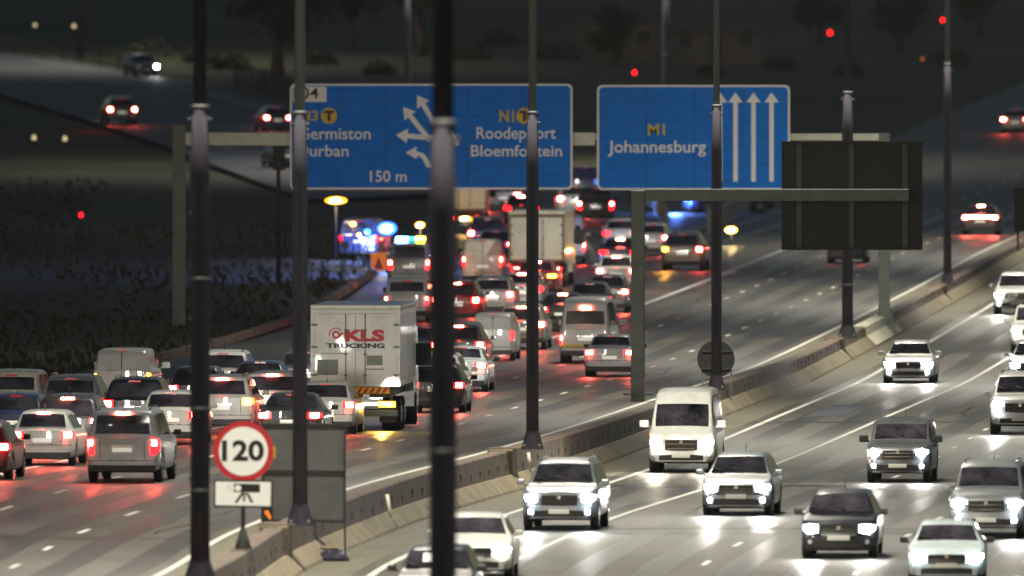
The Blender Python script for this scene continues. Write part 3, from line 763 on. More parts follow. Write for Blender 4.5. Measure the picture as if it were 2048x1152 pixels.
def building(px, py, w, h, d, label):
    q = hitl(px, py); t = thing('building', label, 'building', (q.x, q.y + d/2, q.z))
    mb = MB(); mb.box(-w/2, w/2, -d/2, d/2, -.5, h); mb.obj('wall', M['wall'], t)
    mb = MB(); mb.prism([(-w/2 - .3, h), (w/2 + .3, h), (w/2 + .3, h + .15), (0, h + .7), (-w/2 - .3, h + .15)], -d/2 - .3, d/2 + .3); mb.obj('roof', M['roof'], t)
    n = int(w / 1.6)
    for i in range(n):
        x = -w/2 + (i + .5) * w / n
        if i == n // 2:
            mb = MB(); mb.box(x - .42, x + .42, -d/2 - .05, -d/2 + .02, 0, 2.0); mb.obj('door', M['trim'], t); continue
        mb = MB(); mb.box(x - .45, x + .45, -d/2 - .04, -d/2 + .02, 1.0, 2.0); wn = mb.obj('window', M['roof'], t)
        mb = MB(); mb.box(x - .4, x + .4, -d/2 - .055, -d/2 - .041, 1.05, 1.95); mb.obj('pane', M['trim'], wn)
building(1235, 118, 5.4, 2.4, 3.5, 'low dark flat building at the top between the far lamp post and the small tree')
building(1432, 122, 6.2, 2.1, 3.5, 'long low dark shed at the top above the Johannesburg sign')
# ---------------------------------------------------------------- vehicles
# body profile: (t from rear 0 to front 1, top height); rear / front glass ranges; side glass ranges
TY = {
 'hatch': dict(L=4.0, W=1.72, belt=.93, prof=[(0, .93), (.012, .98), (.04, 1.14), (.085, 1.36), (.13, 1.44), (.2, 1.475), (.42, 1.49), (.56, 1.44), (.6, 1.40), (.74, 1.0), (.77, .965), (.9, .86), (.97, .76), (1, .68)],
    rg=(.022, .095), fg=(.605, .735), sg=[(.13, .25), (.265, .42), (.44, .66)], roof=.68, wh=.31, ax=(.185, .82), lamp=(.60, .96, .74, .93), head=(.54, .94, .58, .77)),
 'sedan': dict(L=4.6, W=1.8, belt=.92, prof=[(0, .97), (.02, 1.01), (.11, 1.04), (.14, 1.06), (.245, 1.36), (.3, 1.42), (.42, 1.45), (.55, 1.41), (.6, 1.35), (.72, .99), (.75, .95), (.9, .86), (.97, .76), (1, .66)],
    rg=(.148, .242), fg=(.605, .715), sg=[(.22, .26), (.28, .43), (.445, .65)], roof=.67, wh=.32, ax=(.2, .81), lamp=(.56, .96, .76, .93), head=(.54, .94, .58, .75)),
 'suv': dict(L=4.5, W=1.86, belt=1.05, prof=[(0, 1.05), (.012, 1.1), (.035, 1.3), (.07, 1.55), (.1, 1.63), (.2, 1.68), (.45, 1.69), (.58, 1.63), (.61, 1.58), (.74, 1.13), (.77, 1.09), (.9, 1.02), (.965, .93), (1, .8)],
    rg=(.016, .066), fg=(.615, .735), sg=[(.1, .23), (.245, .42), (.435, .66)], roof=.71, wh=.36, ax=(.185, .82), lamp=(.64, .97, .84, 1.06), head=(.58, .95, .70, .89)),
 'bigsuv': dict(L=4.8, W=1.88, belt=1.1, prof=[(0, 1.1), (.01, 1.16), (.025, 1.45), (.045, 1.72), (.07, 1.8), (.2, 1.85), (.5, 1.85), (.6, 1.79), (.63, 1.73), (.74, 1.24), (.77, 1.2), (.92, 1.14), (.97, 1.05), (1, .85)],
    rg=(.013, .042), fg=(.635, .735), sg=[(.075, .23), (.25, .44), (.455, .67)], roof=.78, wh=.39, ax=(.19, .83), lamp=(.76, .97, .72, 1.12), head=(.6, .95, .76, .97)),
 'minibus': dict(L=5.0, W=1.86, belt=1.18, prof=[(0, 1.18), (.008, 1.3), (.02, 1.75), (.035, 2.1), (.06, 2.24), (.12, 2.29), (.6, 2.29), (.74, 2.2), (.8, 2.02), (.83, 1.88), (.93, 1.24), (.95, 1.18), (.985, 1.05), (1, .9)],
    rg=(.0095, .023), fg=(.832, .925), sg=[(.04, .24), (.26, .46), (.48, .66), (.68, .87)], roof=.8, wh=.34, ax=(.2, .83), lamp=(.86, .98, .62, 1.0), head=(.58, .95, .70, .93)),
 'van': dict(L=4.7, W=1.78, belt=1.28, prof=[(0, 1.28), (.008, 1.36), (.02, 1.65), (.04, 1.85), (.07, 1.92), (.3, 1.95), (.6, 1.93), (.68, 1.82), (.82, 1.3), (.86, 1.2), (.95, 1.06), (.98, .96), (1, .82)],
    rg=None, fg=(.69, .815), sg=[(.56, .77)], roof=.82, wh=.33, ax=(.2, .83), lamp=(.84, .98, .85, 1.24), head=(.58, .94, .72, .88)),
 'canopy': dict(L=5.1, W=1.78, belt=1.06, prof=[(0, 1.06), (.008, 1.14), (.03, 1.5), (.05, 1.68), (.075, 1.73), (.32, 1.76), (.5, 1.74), (.58, 1.68), (.61, 1.6), (.71, 1.16), (.74, 1.12), (.92, 1.06), (.97, .98), (1, .82)],
    rg=(.0105, .034), fg=(.615, .705), sg=[(.07, .3), (.36, .47), (.485, .645)], roof=.84, wh=.37, ax=(.2, .83), lamp=(.84, .98, .7, 1.0), head=(.58, .94, .76, .92)),
 'pickup': dict(L=5.2, W=1.8, belt=1.04, prof=[(0, 1.04), (.012, 1.06), (.1, 1.06), (.3, 1.06), (.325, 1.08), (.345, 1.5), (.365, 1.68), (.4, 1.74), (.55, 1.74), (.6, 1.66), (.7, 1.15), (.73, 1.11), (.92, 1.05), (.97, .97), (1, .82)],
    rg=(.333, .352), fg=(.605, .695), sg=[(.36, .47), (.485, .635)], roof=.8, wh=.38, ax=(.2, .83), lamp=(.84, .98, .68, .98), head=(.58, .94, .76, .92)),
}
def sm01(a, b, x): x = min(1, max(0, (x - a) / (b - a))); return x * x * (3 - 2 * x)
class Car:
    def __init__(s, k):
        s.k = k; s.d = d = TY[k]; s.L = d['L']; s.w = d['W'] / 2; s.H = max(z for _, z in d['prof'])
        s.zb = .24 if k in ('hatch', 'sedan') else .32
        s.bR = .09 if k not in ('van', 'minibus', 'canopy', 'pickup') else .04; s.bF = .2 if k != 'minibus' else .16
    def top(s, t): return interp(s.d['prof'], min(1, max(0, t)))
    def belt(s, t): return min(s.d['belt'] + .04 * (1 - t), s.top(t) - .012)
    def kk(s, t): return min(1, max(0, (s.top(t) - s.belt(t) - .012) / (s.H - s.d['belt'])))
    def wt(s, t):
        w = s.w; e = .1
        w *= 1 - .10 * max(0, (e - t) / e) ** 2 - .2 * max(0, (t - .86) / .14) ** 2
        return w
    def wr(s, t): k = s.kk(t); return s.wt(t) * lerp(.93, s.d['roof'], k ** .8)
    def y(s, t, x, z):
        a = (x / s.w) ** 2
        bp = .055 * (1 - sm01(.5, .6, z)) 
        return lerp(-s.L/2, s.L/2, t) + s.bR * a * (1 - sm01(0, .12, t)) - s.bF * a * sm01(.84, 1, t) - bp * (1 - sm01(0, .05, t)) + bp * sm01(.95, 1, t)
    def arch(s, t):
        z = s.zb; yy = lerp(-s.L/2, s.L/2, t); R = s.d['wh'] + .07
        for a in s.d['ax']:
            dy = abs(yy - lerp(-s.L/2, s.L/2, a))
            if dy < R: z = max(z, s.d['wh'] + math.sqrt(R*R - dy*dy))
        return z
    def ring(s, t):
        w = s.wt(t); zb = s.arch(t); be = s.belt(t); tp = s.top(t); r = s.wr(t); be = max(be, zb + .1)
        Z = [(w*.93, zb), (w*.985, zb + .05), (w, max(zb + .055, .5)), (w, max(zb + .06, .62)), (w*.995, max(zb + .065, be - .16)), (w*.985, max(zb + .07, be - .04)), (w*.955, be)]
        P = list(Z)
        rz = max(be + .004, tp - .07 * s.kk(t) - .004)
        for v in (.35, .7, 1): P.append((lerp(w*.95, r, v), lerp(be, rz, v)))
        P += [(r*.96, max(rz + .002, tp - .03 * s.kk(t))), (r*.85, tp), (r*.45, tp + .014), (0, tp + .02)]
        return P
    def side(s, t, v):               # point on the side glass plane
        w = s.wt(t); be = s.belt(t); r = s.wr(t); tp = s.top(t); rz = max(be + .004, tp - .07 * s.kk(t))
        x = lerp(w*.952, r, v); z = lerp(be, rz, v); return x, z
    def topP(s, t, a):
        r = s.wr(t); x = a * r; z = s.top(t) + .02 * (1 - a*a) ; return x, z
    def body(s):
        d = s.d; ts = set(t for t, _ in d['prof'])
        for a in d['ax']:
            R = (d['wh'] + .07) / s.L
            for k in range(-5, 6): ts.add(a + R * .999 * math.sin(k * PI / 10))
        for k in range(25): ts.add(k / 24)
        for t_ in (.004, .03, .06, .94, .97, .985): ts.add(t_)
        ts = sorted(t for t in ts if 0 <= t <= 1); mb = MB(); rows = []
        for t in ts:
            R = s.ring(t); row = [Vector((x, s.y(t, x, z), z)) for x, z in R] + [Vector((-x, s.y(t, x, z), z)) for x, z in R[-2::-1]]
            rows.append(row)
        mb.grid(rows)
        for t, R in ((0, s.ring(0)), (1, s.ring(1))):
            lv = R[:12]; AA = [1, .85, .65, .45, .2, 0]; AA = AA + [-a for a in AA[-2::-1]]; rows = []
            for i, (x, z) in enumerate(lv): rows.append([Vector((x * a, s.y(t, x * a, z), z + (.014 * (1 - abs(a)) if i > 10 else 0))) for a in AA])
            mb.grid(rows)
        return mb.mesh('body')
    def end(s, t, x, z, o):          # point on the rear (t=0) or front (t=1) face pushed out by o
        return Vector((x, s.y(t, x, z) + (o if t else -o), z))
    def cap_patch(s, t, cols, o=.012, mb=None):
        mb = mb or MB()
        f = [[s.end(t, x, z, o) for z in (z0, (z0+z1)/2, z1)] for x, z0, z1 in cols]; b = [[s.end(t, x, z, -.03) for z in (z0, z1)] for x, z0, z1 in cols]
        mb.grid(f, smooth=False)
        for i in range(len(cols) - 1):
            mb.face([f[i][0], f[i+1][0], b[i+1][0], b[i][0]]); mb.face([f[i][2], f[i+1][2], b[i+1][1], b[i][1]])
        for i in (0, -1): mb.face([f[i][0], f[i][2], b[i][1], b[i][0]])
        return mb
    def wrap(s, t, x0, z0, z1, dt, o=.012, mb=None, taper=.3):   # lamp from x0 on the end face round the corner by dt along the side
        mb = mb or MB(); w = s.wt(t) * .995; cols = []
        n = 5
        for i in range(n): x = lerp(x0, w, i/(n-1)); cols.append([s.end(t, x, z, o) for z in (z0 + taper * .0, z1)])
        for i in range(1, 5):
            tt = t + dt * i / 4 if t == 0 else t - dt * i / 4; q = i / 4 * taper
            for_ = s.wt(tt) + o * .8
            cols.append([Vector((for_, s.y(tt, for_, z), z)) for z in (lerp(z0, z1, q), lerp(z1, z0, q*.3))])
        mb.grid(cols, smooth=False); return mb
    def rear_glass(s):
        mb = MB(); t0, t1 = s.d['rg']; rows = []
        for i in range(7):
            t = lerp(t0, t1, i/6); row = []
            for a in [-.88 + 1.76 * j / 8 for j in range(9)]:
                x, z = s.topP(t, a); yy = s.y(t, x, z); row.append(Vector((x, yy - .012, z + .008)))
            rows.append(row)
        mb.grid(rows); return mb.mesh('rear_window')
    def wind(s):
        mb = MB(); t0, t1 = s.d['fg']; rows = []
        for i in range(7):
            t = lerp(t0, t1, i/6); row = []
            for a in [-.9 + 1.8 * j / 8 for j in range(9)]:
                x, z = s.topP(t, a); row.append(Vector((x, s.y(t, x, z) + .008, z + .010)))
            rows.append(row)
        mb.grid(rows); return mb.mesh('windscreen')
    def side_glass(s, rng, sg):
        mb = MB(); rows = []
        for i in range(7):
            t = lerp(rng[0], rng[1], i/6); row = []
            for v in (.1, .5, .9):
                x, z = s.side(t, v); row.append(Vector((sg * (x + .008), s.y(t, x, z), z)))
            rows.append(row)
        mb.grid(rows); return mb.mesh('side_window')
CARM = {}
def spline_disc(mb, x0, x1, r, n=20): mb.tube([(x0, 0, 0), (x1, 0, 0)], r, n)
def car_meshes(k):
    if k in CARM: return CARM[k]
    c = Car(k); d = c.d; o = {}; w = c.w
    o['body'] = c.body()
    if d['rg']: o['rear_window'] = c.rear_glass()
    o['windscreen'] = c.wind()
    o['side_window'] = [c.side_glass(r, s) for r in d['sg'] for s in (1, -1)]
    fl = lambda mb, s: mb
    x0, x1, z0, z1 = d['lamp']
    def mir(mb, s):
        if s < 0: mb.v = [(-x, y, z) for x, y, z in mb.v]
        return mb
    o['tail_light'] = [mir(c.wrap(0, w*x0, z0, z1, .05), s).mesh('tail_light') for s in (1, -1)]
    xa, xb = (lerp(x0, .92, .25), .92); za, zb_ = (lerp(z0, z1, .15), lerp(z0, z1, .9)) if (z1 - z0) < .25 else (lerp(z0, z1, .55), lerp(z0, z1, .9))
    o['lit_lamp'] = [mir(c.cap_patch(0, [(w*lerp(xa, xb, i/4), za, zb_) for i in range(5)], .022), s).mesh('lamp_core') for s in (1, -1)]
    x0, x1, z0, z1 = d['head']
    o['headlight'] = [mir(c.wrap(1, w*x0, z0, z1, .06, taper=.35), s).mesh('headlight') for s in (1, -1)]
    hc = (w*(x0*.35 + x1*.65), (z0+z1)/2)
    o['head_pos'] = hc
    def bulb(s):
        p = c.end(1, hc[0] - .06, hc[1], .0); mb = MB()
        r_ = .135; yy = p.y + .045
        rows = [[Vector((p.x, yy + .02, p.z))] * 14, [Vector((p.x + r_*math.cos(2*PI*k_/14), yy, p.z + r_*.75*math.sin(2*PI*k_/14))) for k_ in range(14)], [Vector((p.x + r_*math.cos(2*PI*k_/14), yy - .09, p.z + r_*.75*math.sin(2*PI*k_/14))) for k_ in range(14)]]
        mb.grid(rows, True); return mir(mb, s).mesh('headlamp_bulb')
    o['bulb'] = [bulb(1), bulb(-1)]
    gz = (z0 - .09, z1 - .02)
    mb = c.cap_patch(1, [(w*a, gz[0] + abs(a)*.05, gz[1]) for a in (-.48, -.3, -.1, .1, .3, .48)], .012)
    o['grille'] = mb.mesh('grille')
    mb = MB()
    o['grille_bar'] = [c.cap_patch(1, [(w*a, z, z + .018) for a in (-.42, -.2, 0, .2, .42)], .022).mesh('grille_bar') for z in (gz[0] + .05, (gz[0] + gz[1]) / 2 + .03)]
    mb.tube([c.end(1, 0, gz[1] - .05, .01), c.end(1, 0, gz[1] - .05, .035)], .05, 12); o['badge'] = mb.mesh('badge')
    o['intake'] = c.cap_patch(1, [(w*a, c.zb + .03, c.zb + .2 - abs(a) * .05) for a in (-.66, -.4, -.1, .1, .4, .66)], .012).mesh('lower_intake')
    o['front_plate'] = c.cap_patch(1, [(x, .42, .53) for x in (-.25, 0, .25)], .03).mesh('number_plate')
    o['fog'] = [mir(c.cap_patch(1, [(w*x, c.zb + .1, c.zb + .19) for x in (.7, .8)], .014), s).mesh('fog_light') for s in (1, -1)]
    pz = {'sedan': .62, 'hatch': .64, 'suv': .72, 'bigsuv': .78, 'minibus': .8, 'van': .78, 'canopy': .5, 'pickup': .5}[k]
    o['rear_plate'] = c.cap_patch(0, [(x, pz, pz + .11) for x in (-.25, 0, .25)], .02).mesh('number_plate')
    mb = c.cap_patch(0, [(w*a, c.zb - .02, c.zb + .13) for a in (-.9, -.6, -.3, 0, .3, .6, .9)], .01); o['rear_valance'] = mb.mesh('rear_valance')
    mb = c.cap_patch(0, [(w*a, .555, .585) for a in (-.93, -.6, -.3, 0, .3, .6, .93)], .012); o['bumper_trim'] = mb.mesh('bumper_trim')
    mb = c.cap_patch(0, [(w*a, pz + .14, pz + .165) for a in (-.3, 0, .3)], .014); o['tailgate_handle'] = mb.mesh('tailgate_handle')
    sm_ = []                         # seam of the boot lid / hatch
    for a in (-.6, .6):
        if k in ('van', 'minibus'): a *= 1.35
        sm_.append(c.cap_patch(0, [(w*a - .008, .6, c.belt(0)), (w*a + .008, .6, c.belt(0))], .003).mesh('tailgate_seam'))
    if k == 'van': sm_.append(c.cap_patch(0, [(-.01, .5, c.belt(0)), (.01, .5, c.belt(0))], .003).mesh('tailgate_seam'))
    o['seam'] = sm_
    if k == 'van':
        mb = MB(); c_rows = []
        for t in (.003, .012, .022, .033, .045):
            x, z = c.topP(t, 0); c_rows.append([Vector((-.012, c.y(t, 0, z) - .012, z + .006)), Vector((.012, c.y(t, 0, z) - .012, z + .006))])
        mb.grid(c_rows); o['door_seam'] = mb.mesh('door_seam')
    # high brake light at the top of the rear
    t = d['rg'][1] + .004 if d['rg'] else .05
    if k == 'pickup': t = .36
    mb = MB(); x, z = c.topP(t, 0); yy = c.y(t, 0, z)
    mb.box(-.17, .17, yy - .05, yy + .03, z - .005, z + .04); o['high_brake_light'] = mb.mesh('high_brake_light')
    # mirrors
    t = d['fg'][1] - .02 if k != 'minibus' else .85
    ms = []
    for s in (1, -1):
        x, z = c.side(t, .1); mb = MB(); yy = lerp(-c.L/2, c.L/2, t)
        sc = 1.35 if k in ('minibus', 'van', 'pickup', 'canopy') else 1
        mb.bbox(min(s*(x+.02), s*(x+.08)), max(s*(x+.02), s*(x+.08)), yy - .03, yy + .03, z + .0, z + .05, .01)
        mb.bbox(min(s*(x+.06), s*(x+.06+.19*sc)), max(s*(x+.06), s*(x+.06+.19*sc)), yy - .06, yy + .06, z + .01, z + .15*sc, .03); ms.append(mb.mesh('wing_mirror'))
    o['mirror'] = ms
    # door handles and seams
    hd = []
    for tt in ([.36, .52] if k not in ('van', 'minibus') else [.56, .7]):
        for s in (1, -1):
            z = c.belt(tt) - .12; xx = c.wt(tt)
            yy = lerp(-c.L/2, c.L/2, tt); mb = MB(); hd.append(mb); mb.bbox(min(s*(xx-.005), s*(xx+.03)), max(s*(xx-.005), s*(xx+.03)), yy - .09, yy + .09, z, z + .03, .008)
    o['door_handle'] = [q.mesh('door_handle') for q in hd]
    if k in ('suv', 'bigsuv'):
        rl = []
        for s in (1, -1):
            mb = MB(); pts = []
            for tt in (.13, .16, .35, .52, .56):
                x, z = c.topP(tt, .86); pts.append((s*x, lerp(-c.L/2, c.L/2, tt), z + (.05 if .14 < tt < .54 else 0)))
            mb.tube(pts, .018, 8); rl.append(mb.mesh('roof_rail'))
        o['roof_rail'] = rl
    fw = d['fg'][1]; wp = []
    for s in (-.15, .5): 
        x, z = c.topP(fw - .005, s); x2, z2 = c.topP(fw - .03, s + .35); mb = MB(); wp.append(mb); mb.tube([(x, lerp(-c.L/2, c.L/2, fw - .005) + .02, z + .03), (x2, lerp(-c.L/2, c.L/2, fw - .03) + .02, z2 + .03)], .012, 6)
    o['wipers'] = [q.mesh('wiper') for q in wp]
    mb = MB(); x, z = c.topP(.2 if k != 'pickup' else .45, 0); yy = lerp(-c.L/2, c.L/2, .2 if k != 'pickup' else .45); mb.tube([(0, yy, z), (0, yy - .12, z + .22)], [.012, .005], 6); o['aerial'] = mb.mesh('aerial')
    mb = MB(); mb.bbox(-w*.84, w*.84, -c.L*.47, c.L*.47, c.zb - .06, .62, .03)
    o['underbody'] = mb.mesh('underbody')
    R = d['wh']; mb = MB(); mb.tube([(-.1, 0, 0), (-.085, 0, 0), (.085, 0, 0), (.1, 0, 0)], [R*.86, R, R, R*.86], 24); o['tyre'] = mb.mesh('tyre')
    mb = MB(); n = 5
    mb.tube([(.09, 0, 0), (.104, 0, 0)], R*.2, 10)
    for i in range(n):
        a = 2*PI*i/n; mb.box(-.012 + .1, .006 + .1, -R*.09, R*.09, 0, R*.62, Matrix.Rotation(a, 4, 'X'))
    rows = [[(x_, r_*math.cos(2*PI*j/20), r_*math.sin(2*PI*j/20)) for j in range(20)] for x_, r_ in ((.101, R*.66), (.11, R*.64), (.105, R*.58), (.06, R*.55))]; mb.grid(rows, True)
    o['rim'] = mb.mesh('rim')
    if k == 'pickup':
        mb = MB(); mb.box(-w*.82, w*.82, -c.L/2 + .12, -c.L/2 + c.L*.31, 1.0, c.top(.1) + .028); o['bed'] = mb.mesh('load_bed')
    if k in ('canopy', 'pickup'):
        mb = c.cap_patch(0, [(w*a, .36, .46) for a in (-.95, -.5, 0, .5, .95)], .05); o['step'] = mb.mesh('step_bumper')
    CARM[k] = (c, o); return CARM[k]

def spot(parent, loc, energy, col, rx, size=55, name='headlight_beam', rz=0, r=.06):
    ld = bpy.data.lights.new(name, 'SPOT'); ld.energy = energy; ld.color = col; ld.spot_size = math.radians(size); ld.spot_blend = .9; ld.shadow_soft_size = r
    lo = bpy.data.objects.new(name, ld); COL.objects.link(lo); lo.parent = parent; lo.location = loc; lo.rotation_euler = (PI/2 + math.radians(rx), 0, math.radians(rz)); return lo
NAME = {'hatch': ('hatchback', 'car'), 'sedan': ('sedan', 'car'), 'suv': ('suv', 'suv'), 'bigsuv': ('suv', 'suv'), 'minibus': ('minibus', 'minibus'), 'van': ('panel_van', 'van'), 'canopy': ('pickup', 'pickup'), 'pickup': ('pickup', 'pickup')}
def vehicle(k, loc, rz, col, label, away=True, group=None, brake=True, high=False, plate=True, headmat='headcore', lit=(1, 1), amber=(), sc=1.0, power=1.0, dim=False, detail=True, fogs=False, hp=None):
    c, o = car_meshes(k); nm, cat = NAME[k]
    t = thing(nm, label, cat, loc, rz, group); t.scale = (sc, sc, sc)
    P = lambda n, me, m, par=None: new_obj(n, me, m, par or t)
    b = P('body', o['body'], paint(col))
    if 'rear_window' in o: P('rear_window', o['rear_window'], M['glass'])
    P('windscreen', o['windscreen'], M['glass'])
    for m_ in o['side_window']: P('side_window', m_, M['glass'])
    for m_ in o['mirror']: P('wing_mirror', m_, M['trim'] if col not in ('white', 'silver') else paint(col))
    P('underbody', o['underbody'], M['trim']); [P('door_handle', q, M['chrome'] if col in ('black', 'charcoal', 'blue') else paint(col)) for q in o['door_handle']]
    P('aerial', o['aerial'], M['trim'])
    for q in o.get('roof_rail', []): P('roof_rail', q, M['chrome'] if col in ('silver', 'black', 'grey', 'beige') else M['trim'])
    for a in c.d['ax']:
        for s in (1, -1):
            wo = P('wheel', o['tyre'], M['tyre']); wo.location = (s * (c.w - .115), lerp(-c.L/2, c.L/2, a), c.d['wh']); 
            if s < 0: wo.rotation_euler = (0, 0, PI)
            P('rim', o['rim'], M['rim'], wo)
    if 'bed' in o: P('load_bed', o['bed'], M['trim'])
    if 'step' in o: P('step_bumper', o['step'], M['chrome'] if k == 'pickup' else M['trim'])
    for i in (0, 1):
        am = i in amber
        tl = P('tail_light', o['tail_light'][i], M['amberlens'] if am else (M['redlens'] if away and not dim else M['redoff']))
        if away: P('lamp_core', o['lit_lamp'][i], M['ambercore'] if am else (M['redcore'] if brake else M['redlens']), tl)
    P('number_plate', o['rear_plate'], M['plate'] if away and plate else M['plateoff'])
    P('rear_valance', o['rear_valance'], M['trim']); P('bumper_trim', o['bumper_trim'], M['trim']); P('tailgate_handle', o['tailgate_handle'], M['chrome'] if k in ('suv', 'minibus', 'bigsuv') else paint(col))
    [P('tailgate_seam', q, M['trim']) for q in o['seam']]
    if 'door_seam' in o: P('door_seam', o['door_seam'], M['trim'])
    P('high_brake_light', o['high_brake_light'], M['redcore'] if (high and away) else M['redoff'])
    hx, hz = c.d['head'][0:2], o['head_pos']
    for i in (0, 1):
        hl = P('headlight', o['headlight'][i], M['lensglow'] if (not away and lit[i]) else M['lampoff'])
        if not away and lit[i]: P('headlamp_bulb', o['bulb'][i], M[headmat], hl)
    P('grille', o['grille'], M['trim']); [P('grille_bar', q, M['chrome'] if len(PLACED) % 3 == 1 else (M['galv'] if len(PLACED) % 3 else M['trim'])) for q in o['grille_bar']]; P('badge', o['badge'], M['chrome']); P('lower_intake', o['intake'], M['trim']); P('number_plate', o['front_plate'], M['plateoff']); [P('wiper', q, M['trim']) for q in o['wipers']]
    for i in (0, 1): P('fog_light', o['fog'][i], M[headmat] if fogs else M['lampoff'])  # lit on several cars only to brighten their fronts
    yF = c.L/2
    if away and brake and not dim:
        for s in (-1, 1): spot(t, (s * c.w * .8, -c.L/2 - .1, .8), 40, (1, .04, .03), 0, 150, 'brake_glow', 180, .05)
    for i in amber: spot(t, ((1, -1)[i] * c.w * .85, -c.L/2 - .12, .9), 150, (1, .55, .08), 0, 150, 'indicator_glow', 180, .05)
    if away and high: spot(t, (0, -c.L/2 - .02, c.H - .05), 50, (1, .04, .03), -30, 150, 'brake_glow', 180, .04)
    if away: spot(t, (0, yF + .15, .7), HEAD_W * 4 * power, (1, .95, .86), -2, 60, r=.3)
    else:
        for i, s in enumerate((1, -1)):
            if lit[i]: spot(t, (s * (hz[0] - .06), yF + .16, hz[1]), HEAD_W * power * (hp or 1), (1, .9, .74) if headmat == 'headwarm' else (1, .9, .74), -3.5, 80)
    return t
PLACED = []
def put(k, px, py, col, label, away=True, ang=None, group=None, **kw):
    """px, py: foot of the middle of the end of the vehicle that faces the camera"""
    sc = kw.get('sc', 1.0); q = hit(px, py); c, _ = car_meshes(k)
    a = heading(q.y) if ang is None else math.radians(ang)
    d = Vector((math.sin(a), math.cos(a)))
    cen = q.xy + d * c.L / 2 * sc
    z = (G(q.x, q.y) + G(*(q.xy + d * c.L * sc))) / 2
    if not away and ang is None: z = (zl(cen.y) - step(cen.y))
    if away and q.x < Xm(q.y): z = (zl(q.y) + zl(q.y + c.L * sc)) / 2
    pitch = math.atan((zl(q.y + c.L) - zl(q.y)) / c.L)
    t = vehicle(k, (cen.x, cen.y, z), -a if away else PI - a, col, label, away, group or (NAME[k][0].replace('_', ' ') + ('s in the traffic heading away' if away else 's coming towards the camera')), **kw)
    t.rotation_euler = (pitch if away else -pitch, 0, t.rotation_euler.z)
    PLACED.append((label, cen.x, cen.y, a, c.L * sc, c.w * 2 * sc)); return t
def tb(top, H): return (top + 100 * H / 13.9) / (1 - H / 13.9)     # foot row of something H tall whose top is at photo row top
# ---------------------------------------------------------------- traffic going away
put('hatch', -48, 960, 'darkred', 'dark red car cut by the left edge, brake light glowing', high=False, amber=())
put('hatch', 84, 932, 'white', 'white hatchback with a red glowing rear window left of the silver people carrier', high=True, sc=.97)
put('bigsuv', 244, 966, 'lightsilver', 'silver boxy SUV nearest the camera in the left queue, high brake bar lit', high=True, sc=1.0)
put('suv', 133, 916, 'charcoal', 'dark SUV with a glowing high brake bar behind the white hatchback and the silver SUV', high=True)
put('suv', 140, tb(752, 1.69), 'silver', 'silver roofed car with a dark rear window behind the dark SUV with the glowing bar', brake=False)
put('hatch', 30, 896, 'blue', 'dark blue car at the left edge behind the white hatchback', brake=False)
put('canopy', 22, tb(741, 1.76), 'cream', 'cream pickup with a windowed canopy at the left edge of the queue', brake=False)
put('van', 243, tb(697, 1.95), 'white', 'white panel van with both amber hazard lights flashing on the left verge side', amber=(0, 1))
put('suv', 268, tb(757, 1.69), 'black', 'black car with bright chrome highlights behind the silver boxy SUV', brake=True)
put('hatch', 340, tb(784, 1.49), 'white', 'white hatchback with its tailgate glaring white, left of the thick lamp post', high=False)
put('hatch', 391, tb(733, 1.49), 'charcoal', 'dark car mostly hidden behind the thick lamp post', brake=True)
put('suv', 442, tb(752, 1.69), 'white', 'white SUV with its right indicator and high brake light on beside the thick lamp post', high=True, amber=(0,))
put('suv', 444, tb(700, 1.69), 'white', 'white SUV farther back beside the low wall, right of the thick lamp post', high=False, brake=False)
put('sedan', 515, tb(722, 1.45), 'blue', 'dark blue sedan between two white SUVs left of the truck', brake=False)
put('suv', 543, tb(744, 1.69), 'white', 'white SUV with a dark rear window left of the KLS truck', high=True)
put('sedan', 578, tb(789, 1.45), 'charcoal', 'dark sedan with pale rear glass just above the grey sign back', brake=True)
put('hatch', 650, tb(765, 1.49), 'white', 'white hatchback with a black mirror right under the left corner of the truck', high=False)
put('hatch', 606, tb(700, 1.49), 'grey', 'grey car mostly hidden behind the second lamp post, left of the truck', brake=True)
put('suv', 868, tb(705, 1.69), 'white', 'white car behind the thickest lamp post, right of the truck', brake=True)
put('hatch', 872, 826, 'charcoal', 'dark car mostly behind the thickest lamp post, its left brake lamp beside the truck', brake=True)
put('sedan', 850, tb(650, 1.45), 'blue', 'dark car ahead of the truck glimpsed at its right corner', brake=True)
put('sedan', 918, 784, 'bluewhite', 'pale blue sedan with a bright boot lid right of the thickest lamp post', brake=True)
put('suv', 915, tb(643, 1.69), 'silver', 'silver SUV with a wide dark rear window right of the thickest lamp post', brake=True, high=True)
put('van', 985, 722, 'white', 'white small van side lit brightly between the silver SUV and the beige SUV', brake=False, sc=.86, plate=False)
put('suv', 1042, 700, 'beige', 'beige SUV behind the slimmer lamp post, braking with red lamps', brake=True, sc=.97, high=True)
put('suv', 984, 634, 'white', 'white hatchback with a bright number plate above the beige SUV', brake=True, sc=.93)
put('suv', 912, 650, 'red', 'dark red car beside the thickest lamp post, left of the white hatchback', brake=True, high=True)
put('hatch', 1043, 620, 'white', 'white car behind the slimmer lamp post under the box truck', brake=False, high=True)
put('sedan', 1070, 593, 'red', 'red lit car with large glaring lamps right behind the plain box truck', brake=True, amber=(0,), high=True)
put('sedan', 1122, 664, 'charcoal', 'dark sedan left of the white minibus roof', brake=True, high=True)
put('hatch', 1178, 642, 'silver', 'silver hatchback with roof bars just above the white minibus', brake=False)
put('minibus', 1170, 727, 'white', 'white minibus taxi with a yellow stripe above its rear bumper, brake lights on', high=True)
put('sedan', 1219, 754, 'lightsilver', 'silver hatchback braking at the foot of the square sign post', brake=True, sc=.97)
put('hatch', 1214, tb(548, 1.49), 'silver', 'silver hatchback left of the square sign post, above the minibus', brake=True)
